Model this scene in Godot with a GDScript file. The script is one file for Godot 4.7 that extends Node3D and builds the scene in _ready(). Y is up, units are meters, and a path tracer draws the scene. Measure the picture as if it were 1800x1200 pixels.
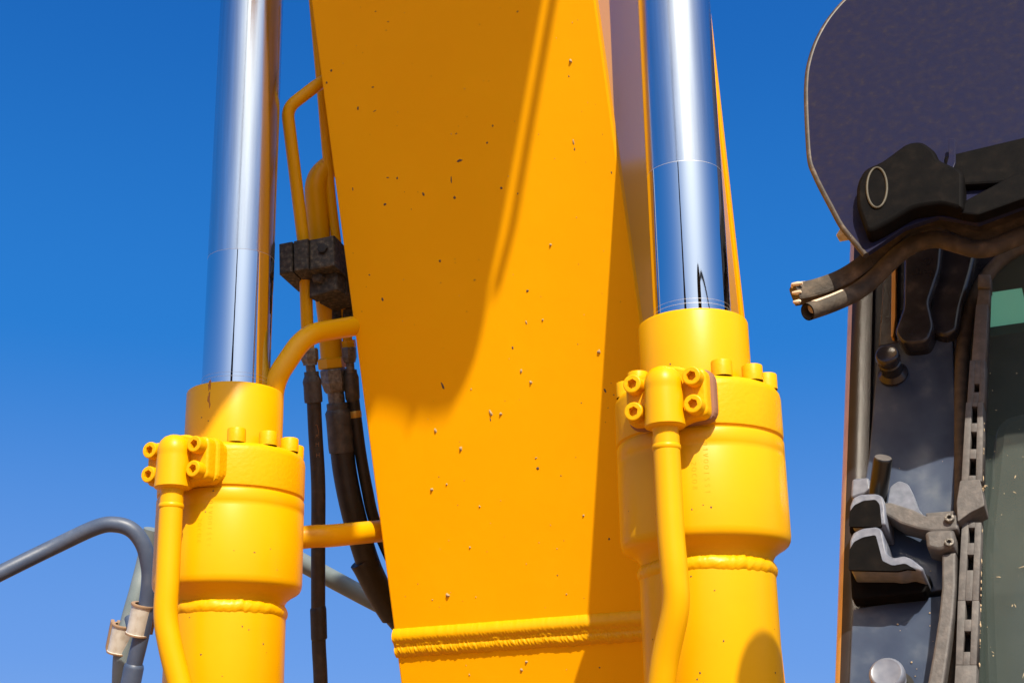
extends Node3D
# Close view of an excavator boom between its two lift cylinders, the cab at the right.
# The machine has its own frame: LAT (across, towards the cab), UP, and DEP (into the machine).

const FOCAL := 2602.7
const PITCH := 0.3544
const YAW := 0.4163
const LEAN := 0.043
const HALF_W := 0.3859
const EYE := Vector3(0, 1.6, 0)
const ROD := 0.055
const GLAND := 0.0776
const BARREL := 0.1152
const TUBE := 0.0914
const BOOM_W := 0.505

var LAT := Vector3(cos(YAW), 0, sin(YAW))
var DEP := Vector3(sin(YAW), 0, -cos(YAW))
var MID := Vector3(-0.0824, 1.6, -2.1536)
var SUN := Vector3.ZERO
var names := {}
var M := {}
var rng := RandomNumberGenerator.new()

# ------------------------------------------------------------------ places
func ray(x: float, y: float) -> Vector3:
	var fw := Vector3(0, sin(PITCH), -cos(PITCH))
	var up := Vector3(0, cos(PITCH), sin(PITCH))
	return fw + Vector3.RIGHT * ((x - 900.0) / FOCAL) - up * ((y - 600.0) / FOCAL)

func at(x: float, y: float, depth: float) -> Vector3:
	return EYE + ray(x, y) * depth

func on(x: float, y: float, o: Vector3, n: Vector3) -> Vector3:
	var r := ray(x, y)
	return EYE + r * ((o - EYE).dot(n) / r.dot(n))

func path(list: Array) -> Array:            # [x, y, depth] triples
	var out := []
	for p in list:
		out.append(at(p[0], p[1], p[2]))
	return out

# ------------------------------------------------------------------ objects
func numbered(called: String) -> String:
	if not names.has(called):
		names[called] = 0
		return called
	names[called] += 1
	return "%s_%03d" % [called, names[called]]

func tag(o: Node3D, label: String, category: String, group := "") -> Node3D:
	o.set_meta("label", label)
	o.set_meta("category", category)
	if group != "":
		o.set_meta("group", group)
	return o

func thing(called: String, label: String, category: String, where := Vector3.ZERO, basis_ := Basis.IDENTITY, group := "") -> Node3D:
	var o := Node3D.new()
	o.name = numbered(called)
	add_child(o)
	o.transform = Transform3D(basis_, where)
	tag(o, label, category, group)
	return o

func part(called: String, st: SurfaceTool, mat: Material, parent: Node3D) -> MeshInstance3D:   # shape in the parent's own axes
	st.generate_normals()
	var mi := MeshInstance3D.new()
	mi.mesh = st.commit()
	mi.material_override = mat
	mi.name = called
	parent.add_child(mi, true)
	return mi

func part_w(called: String, st: SurfaceTool, mat: Material, parent: Node3D) -> MeshInstance3D:  # shape given in world axes
	st.generate_normals()
	var s2 := SurfaceTool.new()
	s2.append_from(st.commit(), 0, parent.global_transform.affine_inverse())
	var mi := MeshInstance3D.new()
	mi.mesh = s2.commit()
	mi.material_override = mat
	mi.name = called
	parent.add_child(mi, true)
	return mi

func begin() -> SurfaceTool:
	var st := SurfaceTool.new()
	st.begin(Mesh.PRIMITIVE_TRIANGLES)
	return st

# ------------------------------------------------------------------ shapes
func tri(st: SurfaceTool, a: Vector3, b: Vector3, c: Vector3) -> void:
	st.add_vertex(a); st.add_vertex(b); st.add_vertex(c)

func quad(st: SurfaceTool, a: Vector3, b: Vector3, c: Vector3, d: Vector3) -> void:
	tri(st, a, b, c); tri(st, a, c, d)

func smooth_path(pts: Array, sub: int) -> Array:
	var out := []
	var n := pts.size()
	for i in n - 1:
		var p0: Vector3 = pts[max(i - 1, 0)]
		var p1: Vector3 = pts[i]
		var p2: Vector3 = pts[i + 1]
		var p3: Vector3 = pts[min(i + 2, n - 1)]
		for k in sub:
			out.append(p1.cubic_interpolate(p2, p0, p3, float(k) / sub))
	out.append(pts[n - 1])
	return out

func bent(pts: Array, r: float) -> Array:     # straight runs with round bends of radius r
	var out := [pts[0]]
	for i in range(1, pts.size() - 1):
		var p: Vector3 = pts[i]
		var a: Vector3 = (pts[i - 1] - p)
		var b: Vector3 = (pts[i + 1] - p)
		var ang := a.angle_to(b)
		var d: float = min(r / tan(ang / 2.0), min(a.length(), b.length()) * 0.48)
		var pa := p + a.normalized() * d
		var pb := p + b.normalized() * d
		for k in 11:
			var t := k / 10.0
			out.append(pa.lerp(p, t).lerp(p.lerp(pb, t), t))
	out.append(pts[-1])
	return out

func ring_frames(pts: Array) -> Array:
	var out := []
	var nrm := Vector3.ZERO
	for i in pts.size():
		var t: Vector3 = (pts[min(i + 1, pts.size() - 1)] - pts[max(i - 1, 0)]).normalized()
		if i == 0:
			nrm = t.cross(Vector3.UP if abs(t.y) < 0.9 else Vector3.RIGHT).normalized()
		else:
			nrm = (nrm - t * nrm.dot(t)).normalized()
		out.append([nrm, t.cross(nrm)])
	return out

func tube(st: SurfaceTool, pts: Array, rad, n := 20, caps := true, squash := 1.0) -> void:   # rad: a number or one per point
	var fr := ring_frames(pts)
	var rings := []
	for i in pts.size():
		var r: float = rad[i] if rad is Array else rad
		var ring := []
		for j in n:
			var a := TAU * j / n
			ring.append(pts[i] + fr[i][0] * cos(a) * r + fr[i][1] * sin(a) * r * squash)
		rings.append(ring)
	st.set_smooth_group(0)
	for i in pts.size() - 1:
		for j in n:
			var k := (j + 1) % n
			quad(st, rings[i][j], rings[i + 1][j], rings[i + 1][k], rings[i][k])
	if caps:
		st.set_smooth_group(1)
		for j in n:
			var k := (j + 1) % n
			tri(st, pts[0], rings[0][j], rings[0][k])
			tri(st, pts[-1], rings[-1][k], rings[-1][j])

func lathe(st: SurfaceTool, prof: Array, n := 48, xf := Transform3D.IDENTITY, g0 := 10) -> void:   # prof: [radius, height] pairs, upwards
	var g := g0
	for i in prof.size() - 1:
		if i > 0:
			var d0 := Vector2(prof[i][0] - prof[i - 1][0], prof[i][1] - prof[i - 1][1])
			var d1 := Vector2(prof[i + 1][0] - prof[i][0], prof[i + 1][1] - prof[i][1])
			if abs(d0.angle_to(d1)) > 0.62:
				g += 1
		st.set_smooth_group(g if n > 8 else -1)
		for j in n:
			var a := TAU * j / n
			var b := TAU * ((j + 1) % n) / n
			var p := [Vector3(sin(a), 0, cos(a)), Vector3(sin(b), 0, cos(b))]
			var q0: Vector3 = xf * (p[0] * prof[i][0] + Vector3.UP * prof[i][1])
			var q1: Vector3 = xf * (p[1] * prof[i][0] + Vector3.UP * prof[i][1])
			var q2: Vector3 = xf * (p[1] * prof[i + 1][0] + Vector3.UP * prof[i + 1][1])
			var q3: Vector3 = xf * (p[0] * prof[i + 1][0] + Vector3.UP * prof[i + 1][1])
			if prof[i][0] < 1e-6:
				tri(st, q0, q3, q2)
			elif prof[i + 1][0] < 1e-6:
				tri(st, q0, q2, q1)
			else:
				quad(st, q0, q3, q2, q1)

func aimed(a: Vector3, b: Vector3, spin := 0.0) -> Transform3D:     # y axis from a to b
	var y := (b - a).normalized()
	var x := y.cross(Vector3.BACK if abs(y.z) < 0.9 else Vector3.RIGHT).normalized()
	var bs := Basis(x, y, x.cross(y))
	return Transform3D(bs * Basis(Vector3.UP, spin), a)

func inset(poly: PackedVector2Array, d: float) -> PackedVector2Array:
	var out := PackedVector2Array()
	var n := poly.size()
	var sgn := -1.0 if Geometry2D.is_polygon_clockwise(poly) else 1.0
	for i in n:
		var e0 := (poly[i] - poly[(i + n - 1) % n]).normalized()
		var e1 := (poly[(i + 1) % n] - poly[i]).normalized()
		var n0 := Vector2(-e0.y, e0.x) * sgn
		var n1 := Vector2(-e1.y, e1.x) * sgn
		var m := (n0 + n1)
		m = m / max(m.length_squared() * 0.5, 0.35)
		out.append(poly[i] + m * d)
	return out

func plate(st: SurfaceTool, poly_: PackedVector2Array, z0: float, z1: float, bev_ := 0.002, xf := Transform3D.IDENTITY, round_side := false) -> void:
	var poly := poly_.duplicate()
	var bev := bev_
	if not Geometry2D.is_polygon_clockwise(poly):
		poly.reverse()
	var top := inset(poly, bev)
	for i in 6:
		if Geometry2D.triangulate_polygon(top).size() > 0:
			break
		bev *= 0.6
		top = inset(poly, bev)
	var mid := inset(poly, bev * 0.3)
	var n := poly.size()
	var v := func(p: Vector2, z: float) -> Vector3: return xf * Vector3(p.x, p.y, z)
	var tris := Geometry2D.triangulate_polygon(top)
	st.set_smooth_group(1)
	for i in range(0, tris.size(), 3):
		var a := top[tris[i]]
		var b := top[tris[i + 1]]
		var c := top[tris[i + 2]]
		if (b - a).cross(c - a) > 0:
			var s := b; b = c; c = s
		tri(st, v.call(a, z1), v.call(b, z1), v.call(c, z1))
	var tb := Geometry2D.triangulate_polygon(poly)
	st.set_smooth_group(2)
	for i in range(0, tb.size(), 3):
		var a := poly[tb[i]]
		var b := poly[tb[i + 1]]
		var c := poly[tb[i + 2]]
		if (b - a).cross(c - a) < 0:
			var s := b; b = c; c = s
		tri(st, v.call(a, z0), v.call(b, z0), v.call(c, z0))
	for i in n:
		var j := (i + 1) % n
		st.set_smooth_group(3 if round_side else -1)
		quad(st, v.call(poly[i], z1 - bev), v.call(poly[i], z0), v.call(poly[j], z0), v.call(poly[j], z1 - bev))
		quad(st, v.call(mid[i], z1 - bev * 0.3), v.call(poly[i], z1 - bev), v.call(poly[j], z1 - bev), v.call(mid[j], z1 - bev * 0.3))
		quad(st, v.call(top[i], z1), v.call(mid[i], z1 - bev * 0.3), v.call(mid[j], z1 - bev * 0.3), v.call(top[j], z1))

func block(st: SurfaceTool, lo: Vector3, hi: Vector3, bev := 0.002, xf := Transform3D.IDENTITY) -> void:
	var p := PackedVector2Array([Vector2(lo.x, lo.y), Vector2(lo.x + 0.0, hi.y), Vector2(hi.x, hi.y), Vector2(hi.x, lo.y)])
	plate(st, p, lo.z, hi.z, bev, xf)

func rounded(pts: Array, r: float, k := 5) -> PackedVector2Array:     # polygon with its corners rounded
	var out := PackedVector2Array()
	var n := pts.size()
	for i in n:
		var p: Vector2 = pts[i]
		var a: Vector2 = pts[(i + n - 1) % n] - p
		var b: Vector2 = pts[(i + 1) % n] - p
		var d: float = min(r, min(a.length(), b.length()) * 0.45)
		var pa := p + a.normalized() * d
		var pb := p + b.normalized() * d
		for t in k + 1:
			var u := float(t) / k
			out.append(pa.lerp(p, u).lerp(p.lerp(pb, u), u))
	return out

func socket_bolt(st: SurfaceTool, xf: Transform3D, r: float, len_: float, hex_r: float) -> void:   # head along +y, hexagon socket on top
	var n := 24
	var b := r * 0.14
	lathe(st, [[r, 0.0], [r, len_ - b], [r - b * 0.35, len_ - b * 0.3], [r - b, len_]], n, xf, 10)
	var out := []
	var hx := []
	for j in n:
		var a := TAU * j / n
		out.append(Vector3(sin(a) * (r - b), len_, cos(a) * (r - b)))
		var h := hex_r * cos(PI / 6) / cos(fposmod(a, PI / 3) - PI / 6)
		hx.append(Vector3(sin(a) * h, len_, cos(a) * h))
	var dn := Vector3(0, -len_ * 0.6, 0)
	for j in n:
		var k := (j + 1) % n
		st.set_smooth_group(20)
		quad(st, xf * out[j], xf * hx[j], xf * hx[k], xf * out[k])
		st.set_smooth_group(-1)
		quad(st, xf * hx[j], xf * (hx[j] + dn), xf * (hx[k] + dn), xf * hx[k])
		tri(st, xf * Vector3(0, len_ * 0.4, 0), xf * (hx[k] + dn), xf * (hx[j] + dn))

func blob(st: SurfaceTool, p: Vector3, u: Vector3, v: Vector3, n: Vector3) -> void:     # small lump: u, v half sizes, n height
	var k := 9
	var ring := []
	var top := []
	for j in k:
		var a := TAU * j / k
		var f := rng.randf_range(0.65, 1.25)
		ring.append(p + (u * cos(a) + v * sin(a)) * f - n * 0.1)
		top.append(p + (u * cos(a) + v * sin(a)) * f * 0.6 + n * rng.randf_range(0.5, 1.0))
	st.set_smooth_group(0)
	for j in k:
		var m := (j + 1) % k
		quad(st, ring[j], top[j], top[m], ring[m])
		tri(st, p + n, top[m], top[j])

# ------------------------------------------------------------------ materials
func lin(r: float, g: float, b: float, a := 1.0) -> Color:
	var c := Color(r, g, b, a).linear_to_srgb()
	c.a = a
	return c

func noise_image(seed_: int, freq: float, octaves: int, side := 256) -> Image:
	var f := FastNoiseLite.new()
	f.seed = seed_
	f.noise_type = FastNoiseLite.TYPE_SIMPLEX_SMOOTH
	f.frequency = freq
	f.fractal_octaves = octaves
	return f.get_seamless_image(side, side)

func toned(img: Image, ramp: Array) -> ImageTexture:    # ramp: [value, linear colour] stops
	var g := Gradient.new()
	var off := PackedFloat32Array()
	var col := PackedColorArray()
	for s in ramp:
		off.append(s[0]); col.append(s[1])
	g.offsets = off
	g.colors = col
	var out := Image.create(img.get_width(), img.get_height(), false, Image.FORMAT_RGB8)
	for y in img.get_height():
		for x in img.get_width():
			out.set_pixel(x, y, g.sample(img.get_pixel(x, y).r))
	return ImageTexture.create_from_image(out)

func relief(img_: Image, k: float) -> ImageTexture:
	var img := img_.duplicate() as Image
	img.convert(Image.FORMAT_RGBA8)
	img.bump_map_to_normal_map(k)
	return ImageTexture.create_from_image(img)

func mat(color: Color, rough: float, metal := 0.0, spec := 0.5) -> StandardMaterial3D:
	var m := StandardMaterial3D.new()
	m.albedo_color = color
	m.roughness = rough
	m.metallic = metal
	m.metallic_specular = spec
	return m

func textured(m: StandardMaterial3D, tex: Texture2D, scale_: float, nrm: Texture2D = null, depth := 1.0, rough_tex: Texture2D = null) -> StandardMaterial3D:
	if tex:
		m.albedo_texture = tex
		m.albedo_color = Color.WHITE
	m.uv1_triplanar = true
	m.uv1_scale = Vector3.ONE * scale_
	if nrm:
		m.normal_enabled = true
		m.normal_texture = nrm
		m.normal_scale = depth
	if rough_tex:
		m.roughness_texture = rough_tex
	return m

func materials() -> void:
	var fine := noise_image(3, 0.03, 4)
	var coarse := noise_image(8, 0.012, 5)
	var peel := relief(noise_image(21, 0.06, 2), 2.0)
	var gritty := relief(noise_image(34, 0.09, 4), 5.0)
	var y := lin(0.86, 0.385, 0.0)
	M.paint = textured(mat(y, 0.46, 0.0, 0.2), toned(coarse, [[0.0, lin(0.85, 0.375, 0.0)], [0.5, y], [1.0, lin(0.87, 0.395, 0.001)]]), 1.6, peel, 0.035)
	M.side_paint = textured(mat(y, 0.4), toned(coarse, [[0.0, lin(0.85, 0.375, 0.0)], [1.0, lin(0.87, 0.395, 0.001)]]), 1.6)
	M.side_paint.clearcoat_enabled = true
	M.side_paint.clearcoat = 1.0
	M.side_paint.clearcoat_roughness = 0.14
	M.cast_paint = textured(mat(y, 0.42, 0.0, 0.30), toned(coarse, [[0.0, lin(0.70, 0.345, 0.0)], [1.0, lin(0.73, 0.365, 0.0)]]), 5.0, gritty, 0.10)
	M.gloss_paint = textured(mat(y, 0.36, 0.0, 0.33), toned(coarse, [[0.0, lin(0.70, 0.345, 0.0)], [1.0, lin(0.73, 0.365, 0.0)]]), 3.0, peel, 0.02)
	M.chrome = mat(lin(0.66, 0.68, 0.71), 0.035, 1.0)
	M.worn_chrome = textured(mat(lin(0.66, 0.67, 0.70), 0.24, 1.0), toned(noise_image(55, 0.02, 5), [[0.0, lin(0.56, 0.56, 0.58)], [0.6, lin(0.66, 0.67, 0.69)], [1.0, lin(0.74, 0.75, 0.77)]]), 6.0)
	M.worn_chrome.uv1_scale = Vector3(16, 0.6, 16)
	M.worn_chrome.roughness_texture = toned(noise_image(56, 0.02, 5), [[0.0, Color(0.5, 0.5, 0.5)], [1.0, Color(1, 1, 1)]])
	M.primer = mat(lin(0.24, 0.11, 0.06), 0.8)
	M.rust = mat(lin(0.33, 0.12, 0.01), 0.7)
	M.rubber = textured(mat(Color.WHITE, 0.55), toned(fine, [[0.0, lin(0.012, 0.009, 0.007)], [0.55, lin(0.028, 0.019, 0.012)], [1.0, lin(0.07, 0.045, 0.026)]]), 5.0, gritty, 0.25)
	M.black_rubber = textured(mat(Color.WHITE, 0.5), toned(fine, [[0.0, lin(0.008, 0.007, 0.007)], [1.0, lin(0.03, 0.024, 0.018)]]), 6.0, gritty, 0.2)
	M.clamp = textured(mat(Color.WHITE, 0.75), toned(noise_image(61, 0.05, 5), [[0.0, lin(0.012, 0.011, 0.010)], [0.5, lin(0.040, 0.034, 0.027)], [0.8, lin(0.10, 0.08, 0.055)], [1.0, lin(0.2, 0.15, 0.09)]]), 7.0, gritty, 0.5)
	M.steel = textured(mat(Color.WHITE, 0.5, 0.45), toned(noise_image(70, 0.05, 5), [[0.0, lin(0.05, 0.045, 0.04)], [0.5, lin(0.14, 0.13, 0.12)], [1.0, lin(0.30, 0.27, 0.22)]]), 9.0, gritty, 0.4)
	M.ferrule = textured(mat(Color.WHITE, 0.55, 0.3), toned(noise_image(71, 0.03, 5), [[0.0, lin(0.035, 0.035, 0.038)], [0.6, lin(0.085, 0.078, 0.072)], [1.0, lin(0.16, 0.13, 0.10)]]), 7.0, gritty, 0.3)
	M.brass = mat(lin(0.55, 0.34, 0.06), 0.4, 0.4)
	M.print = mat(lin(0.20, 0.085, 0.03), 0.8)
	M.rail = textured(mat(Color.WHITE, 0.45), toned(coarse, [[0.0, lin(0.042, 0.064, 0.115)], [0.6, lin(0.058, 0.082, 0.138)], [1.0, lin(0.11, 0.135, 0.185)]]), 4.0, peel, 0.1)
	M.rail_pale = textured(mat(Color.WHITE, 0.5), toned(coarse, [[0.0, lin(0.13, 0.17, 0.18)], [1.0, lin(0.19, 0.225, 0.235)]]), 4.0)
	M.clip = textured(mat(Color.WHITE, 0.45, 0.2), toned(fine, [[0.0, lin(0.42, 0.36, 0.28)], [0.5, lin(0.60, 0.57, 0.50)], [1.0, lin(0.70, 0.68, 0.62)]]), 6.0)
	M.clip_edge = mat(lin(0.30, 0.19, 0.11), 0.6)
	M.cab = textured(mat(Color.WHITE, 0.38, 0.0, 0.3), toned(coarse, [[0.0, lin(0.028, 0.042, 0.080)], [0.6, lin(0.042, 0.060, 0.102)], [1.0, lin(0.095, 0.115, 0.150)]]), 3.0, peel, 0.05)
	M.cab.clearcoat_enabled = true
	M.cab.clearcoat = 0.2
	M.cab.clearcoat_roughness = 0.12
	M.post = textured(mat(Color.WHITE, 0.30, 0.0, 0.3), toned(coarse, [[0.0, lin(0.014, 0.014, 0.020)], [1.0, lin(0.030, 0.029, 0.034)]]), 3.0, peel, 0.05)
	M.post.clearcoat_enabled = true
	M.post.clearcoat = 0.15
	M.post.clearcoat_roughness = 0.2
	M.header = textured(mat(Color.WHITE, 0.25), toned(coarse, [[0.0, lin(0.012, 0.012, 0.016)], [0.7, lin(0.025, 0.025, 0.031)], [1.0, lin(0.06, 0.055, 0.055)]]), 5.0, peel, 0.06)
	M.bracket = textured(mat(Color.WHITE, 0.3), toned(fine, [[0.0, lin(0.10, 0.115, 0.155)], [1.0, lin(0.19, 0.205, 0.25)]]), 6.0)
	M.soot = textured(mat(Color.WHITE, 0.7), toned(fine, [[0.0, lin(0.006, 0.006, 0.006)], [0.7, lin(0.014, 0.013, 0.012)], [1.0, lin(0.05, 0.04, 0.032)]]), 5.0, gritty, 0.15)
	M.wiper = textured(mat(Color.WHITE, 0.65), toned(noise_image(80, 0.03, 5), [[0.0, lin(0.060, 0.056, 0.055)], [0.6, lin(0.092, 0.084, 0.081)], [1.0, lin(0.14, 0.125, 0.115)]]), 6.0, gritty, 0.12)
	M.straw = mat(lin(0.42, 0.32, 0.20), 0.9)
	M.mud = textured(mat(Color.WHITE, 0.95), toned(noise_image(90, 0.1, 3), [[0.0, lin(0.22, 0.13, 0.05)], [1.0, lin(0.52, 0.42, 0.28)]]), 60.0)
	M.grime = mat(lin(0.10, 0.06, 0.035), 0.9)
	M.visor = textured(mat(Color.WHITE, 0.32, 0.0, 0.16), toned(noise_image(95, 0.035, 6, 512), [[0.0, lin(0.0125, 0.0145, 0.042)], [0.5, lin(0.0150, 0.0160, 0.040)], [0.8, lin(0.0185, 0.0180, 0.038)], [1.0, lin(0.028, 0.025, 0.036)]]), 2.2, gritty, 0.04)
	M.visor_rim = textured(mat(Color.WHITE, 0.5), toned(noise_image(96, 0.03, 4), [[0.0, lin(0.012, 0.009, 0.008)], [0.6, lin(0.04, 0.026, 0.018)], [1.0, lin(0.18, 0.13, 0.09)]]), 4.0)
	M.strip = textured(mat(Color.WHITE, 0.8), toned(noise_image(97, 0.025, 5), [[0.0, lin(0.022, 0.018, 0.014)], [0.55, lin(0.055, 0.042, 0.030)], [1.0, lin(0.17, 0.125, 0.085)]]), 4.0, gritty, 0.3)
	M.dusty = textured(mat(Color.WHITE, 0.9), toned(fine, [[0.0, lin(0.48, 0.36, 0.25)], [1.0, lin(0.70, 0.58, 0.44)]]), 8.0)  # pale dust with the sunlight on it mixed into the colour
	M.seal = textured(mat(Color.WHITE, 0.7), toned(fine, [[0.0, lin(0.03, 0.024, 0.018)], [1.0, lin(0.10, 0.075, 0.05)]]), 5.0)
	M.edge_reflection_tone = mat(lin(0.5, 0.27, 0.05), 0.4)  # yellow of a reflection, given as a surface colour
	M.glass = mat(lin(0.11, 0.145, 0.135, 0.16), 0.06, 0.0, 0.22)
	M.glass.transparency = BaseMaterial3D.TRANSPARENCY_ALPHA
	M.interior = textured(mat(Color.WHITE, 0.8), toned(coarse, [[0.0, lin(0.006, 0.009, 0.008)], [1.0, lin(0.026, 0.032, 0.026)]]), 1.5)
	M.dirt = textured(mat(Color.WHITE, 0.95), toned(noise_image(99, 0.02, 6), [[0.0, lin(0.205, 0.105, 0.045)], [1.0, lin(0.345, 0.185, 0.088)]]), 0.35)
	M.dirt.uv1_world_triplanar = true
	M.hatch = mat(lin(0.42, 0.66, 0.56), 0.5)
	M.hatch.backlight_enabled = true
	M.hatch.backlight = Color(0.68, 0.88, 0.82)
	M.eyelet = mat(lin(0.05, 0.042, 0.026), 0.6)
	M.wipe = mat(lin(0.62, 0.63, 0.66), 0.5, 0.8)
	M.side_tan = textured(mat(Color.WHITE, 0.35), toned(coarse, [[0.0, lin(0.46, 0.31, 0.13)], [1.0, lin(0.58, 0.42, 0.22)]]), 3.0)
	M.pin = mat(lin(0.006, 0.006, 0.006), 0.28)
	M.mount = textured(mat(Color.WHITE, 0.55, 0.0, 0.12), toned(fine, [[0.0, lin(0.004, 0.004, 0.0045)], [0.6, lin(0.006, 0.0055, 0.0055)], [1.0, lin(0.011, 0.009, 0.008)]]), 3.0, gritty, 0.04)
	M.pole = mat(lin(0.02, 0.018, 0.016), 0.8)

# ------------------------------------------------------------------ light and sky
func sky() -> PanoramaSkyMaterial:
	var w := 512
	var h := 256
	var img := Image.create(w, h, false, Image.FORMAT_RGBF)
	var stops := [[0.0, Vector3(0.2414, 0.3448, 0.5689)], [4.0, Vector3(0.1552, 0.2888, 0.5775)], [8.0, Vector3(0.1017, 0.2371, 0.5620)], [20.0, Vector3(0.0155, 0.1422, 0.4482)], [33.0, Vector3(0.0052, 0.0896, 0.3405)], [60.0, Vector3(0.0026, 0.0517, 0.2414)], [90.0, Vector3(0.0017, 0.0388, 0.1983)]]
	for y in h:
		var el := 90.0 - (y + 0.5) / h * 180.0
		var base := Vector3(0.28, 0.20, 0.12)
		if el >= 0:
			for i in stops.size() - 1:
				if el <= stops[i + 1][0]:
					base = stops[i][1].lerp(stops[i + 1][1], smoothstep(0, 1, (el - stops[i][0]) / (stops[i + 1][0] - stops[i][0])) * 0.35 + 0.65 * (el - stops[i][0]) / (stops[i + 1][0] - stops[i][0]))
					break
		for x in w:
			var az := (x + 0.5) / w * TAU
			var d := Vector3(sin(az) * cos(deg_to_rad(el)), sin(deg_to_rad(el)), -cos(az) * cos(deg_to_rad(el)))
			var c := base
			if el >= 0:
				var th := rad_to_deg(acos(clamp(d.dot(SUN), -1, 1)))
				c += Vector3(1.0, 0.96, 0.74) * 4.6 * exp(-th / 14.0)
			img.set_pixel(x, y, Color(c.x, c.y, c.z))
	var m := PanoramaSkyMaterial.new()
	m.panorama = ImageTexture.create_from_image(img)
	return m

func _ready() -> void:
	rng.seed = 7
	var az := deg_to_rad(11.0)
	var el := deg_to_rad(45.0)
	SUN = Vector3(cos(el) * sin(az), sin(el), cos(el) * cos(az))

	var cam := Camera3D.new()
	cam.name = "camera"
	cam.fov = rad_to_deg(2.0 * atan(600.0 / FOCAL))
	cam.near = 0.05
	cam.far = 2000.0
	cam.position = EYE
	cam.rotation = Vector3(PITCH, 0, 0)
	add_child(cam)
	cam.current = true

	var env := Environment.new()
	env.background_mode = Environment.BG_SKY
	var sk := Sky.new()
	sk.sky_material = sky()
	env.sky = sk
	env.tonemap_mode = Environment.TONE_MAPPER_LINEAR
	env.tonemap_exposure = 1.45
	env.sdfgi_enabled = true
	env.ssao_enabled = true
	env.ssil_enabled = true
	var we := WorldEnvironment.new()
	we.name = "environment"
	we.environment = env
	add_child(we)

	var sun := DirectionalLight3D.new()
	sun.name = "sun"
	sun.light_energy = 1.6
	sun.light_color = Color(1.0, 0.95, 0.87)
	sun.light_angular_distance = 0.5
	sun.shadow_enabled = true
	add_child(sun)
	sun.look_at_from_position(SUN * 10, Vector3.ZERO, Vector3.UP)

	materials()
	ground()
	boom()
	cylinders()
	pipes_and_hoses()
	handrail()
	cab()
	overhead()

# ------------------------------------------------------------------ the place
func ground() -> void:
	var st := begin()
	st.set_smooth_group(0)
	var r := 600.0
	quad(st, Vector3(-r, 0, -r), Vector3(r, 0, -r), Vector3(r, 0, r), Vector3(-r, 0, r))
	var o := part("ground", st, M.dirt, self)
	o.set_meta("kind", "structure")

# ------------------------------------------------------------------ boom
var boom_root: Node3D
func boom_q(h: float) -> float:
	return 0.115 - 0.353 * (h - 0.88)

func boom_face() -> Transform3D:            # x across, y up along the underside, z out of it; origin where h = 0.88
	var k := sqrt(1 + 0.353 * 0.353)
	var a := Vector3(0, 1 / k, 0.353 / k)
	var n := Vector3(0, -0.353 / k, 1 / k)
	return Transform3D(Basis(Vector3.RIGHT, a, n), Vector3(0, 0.88, -0.115))

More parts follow.
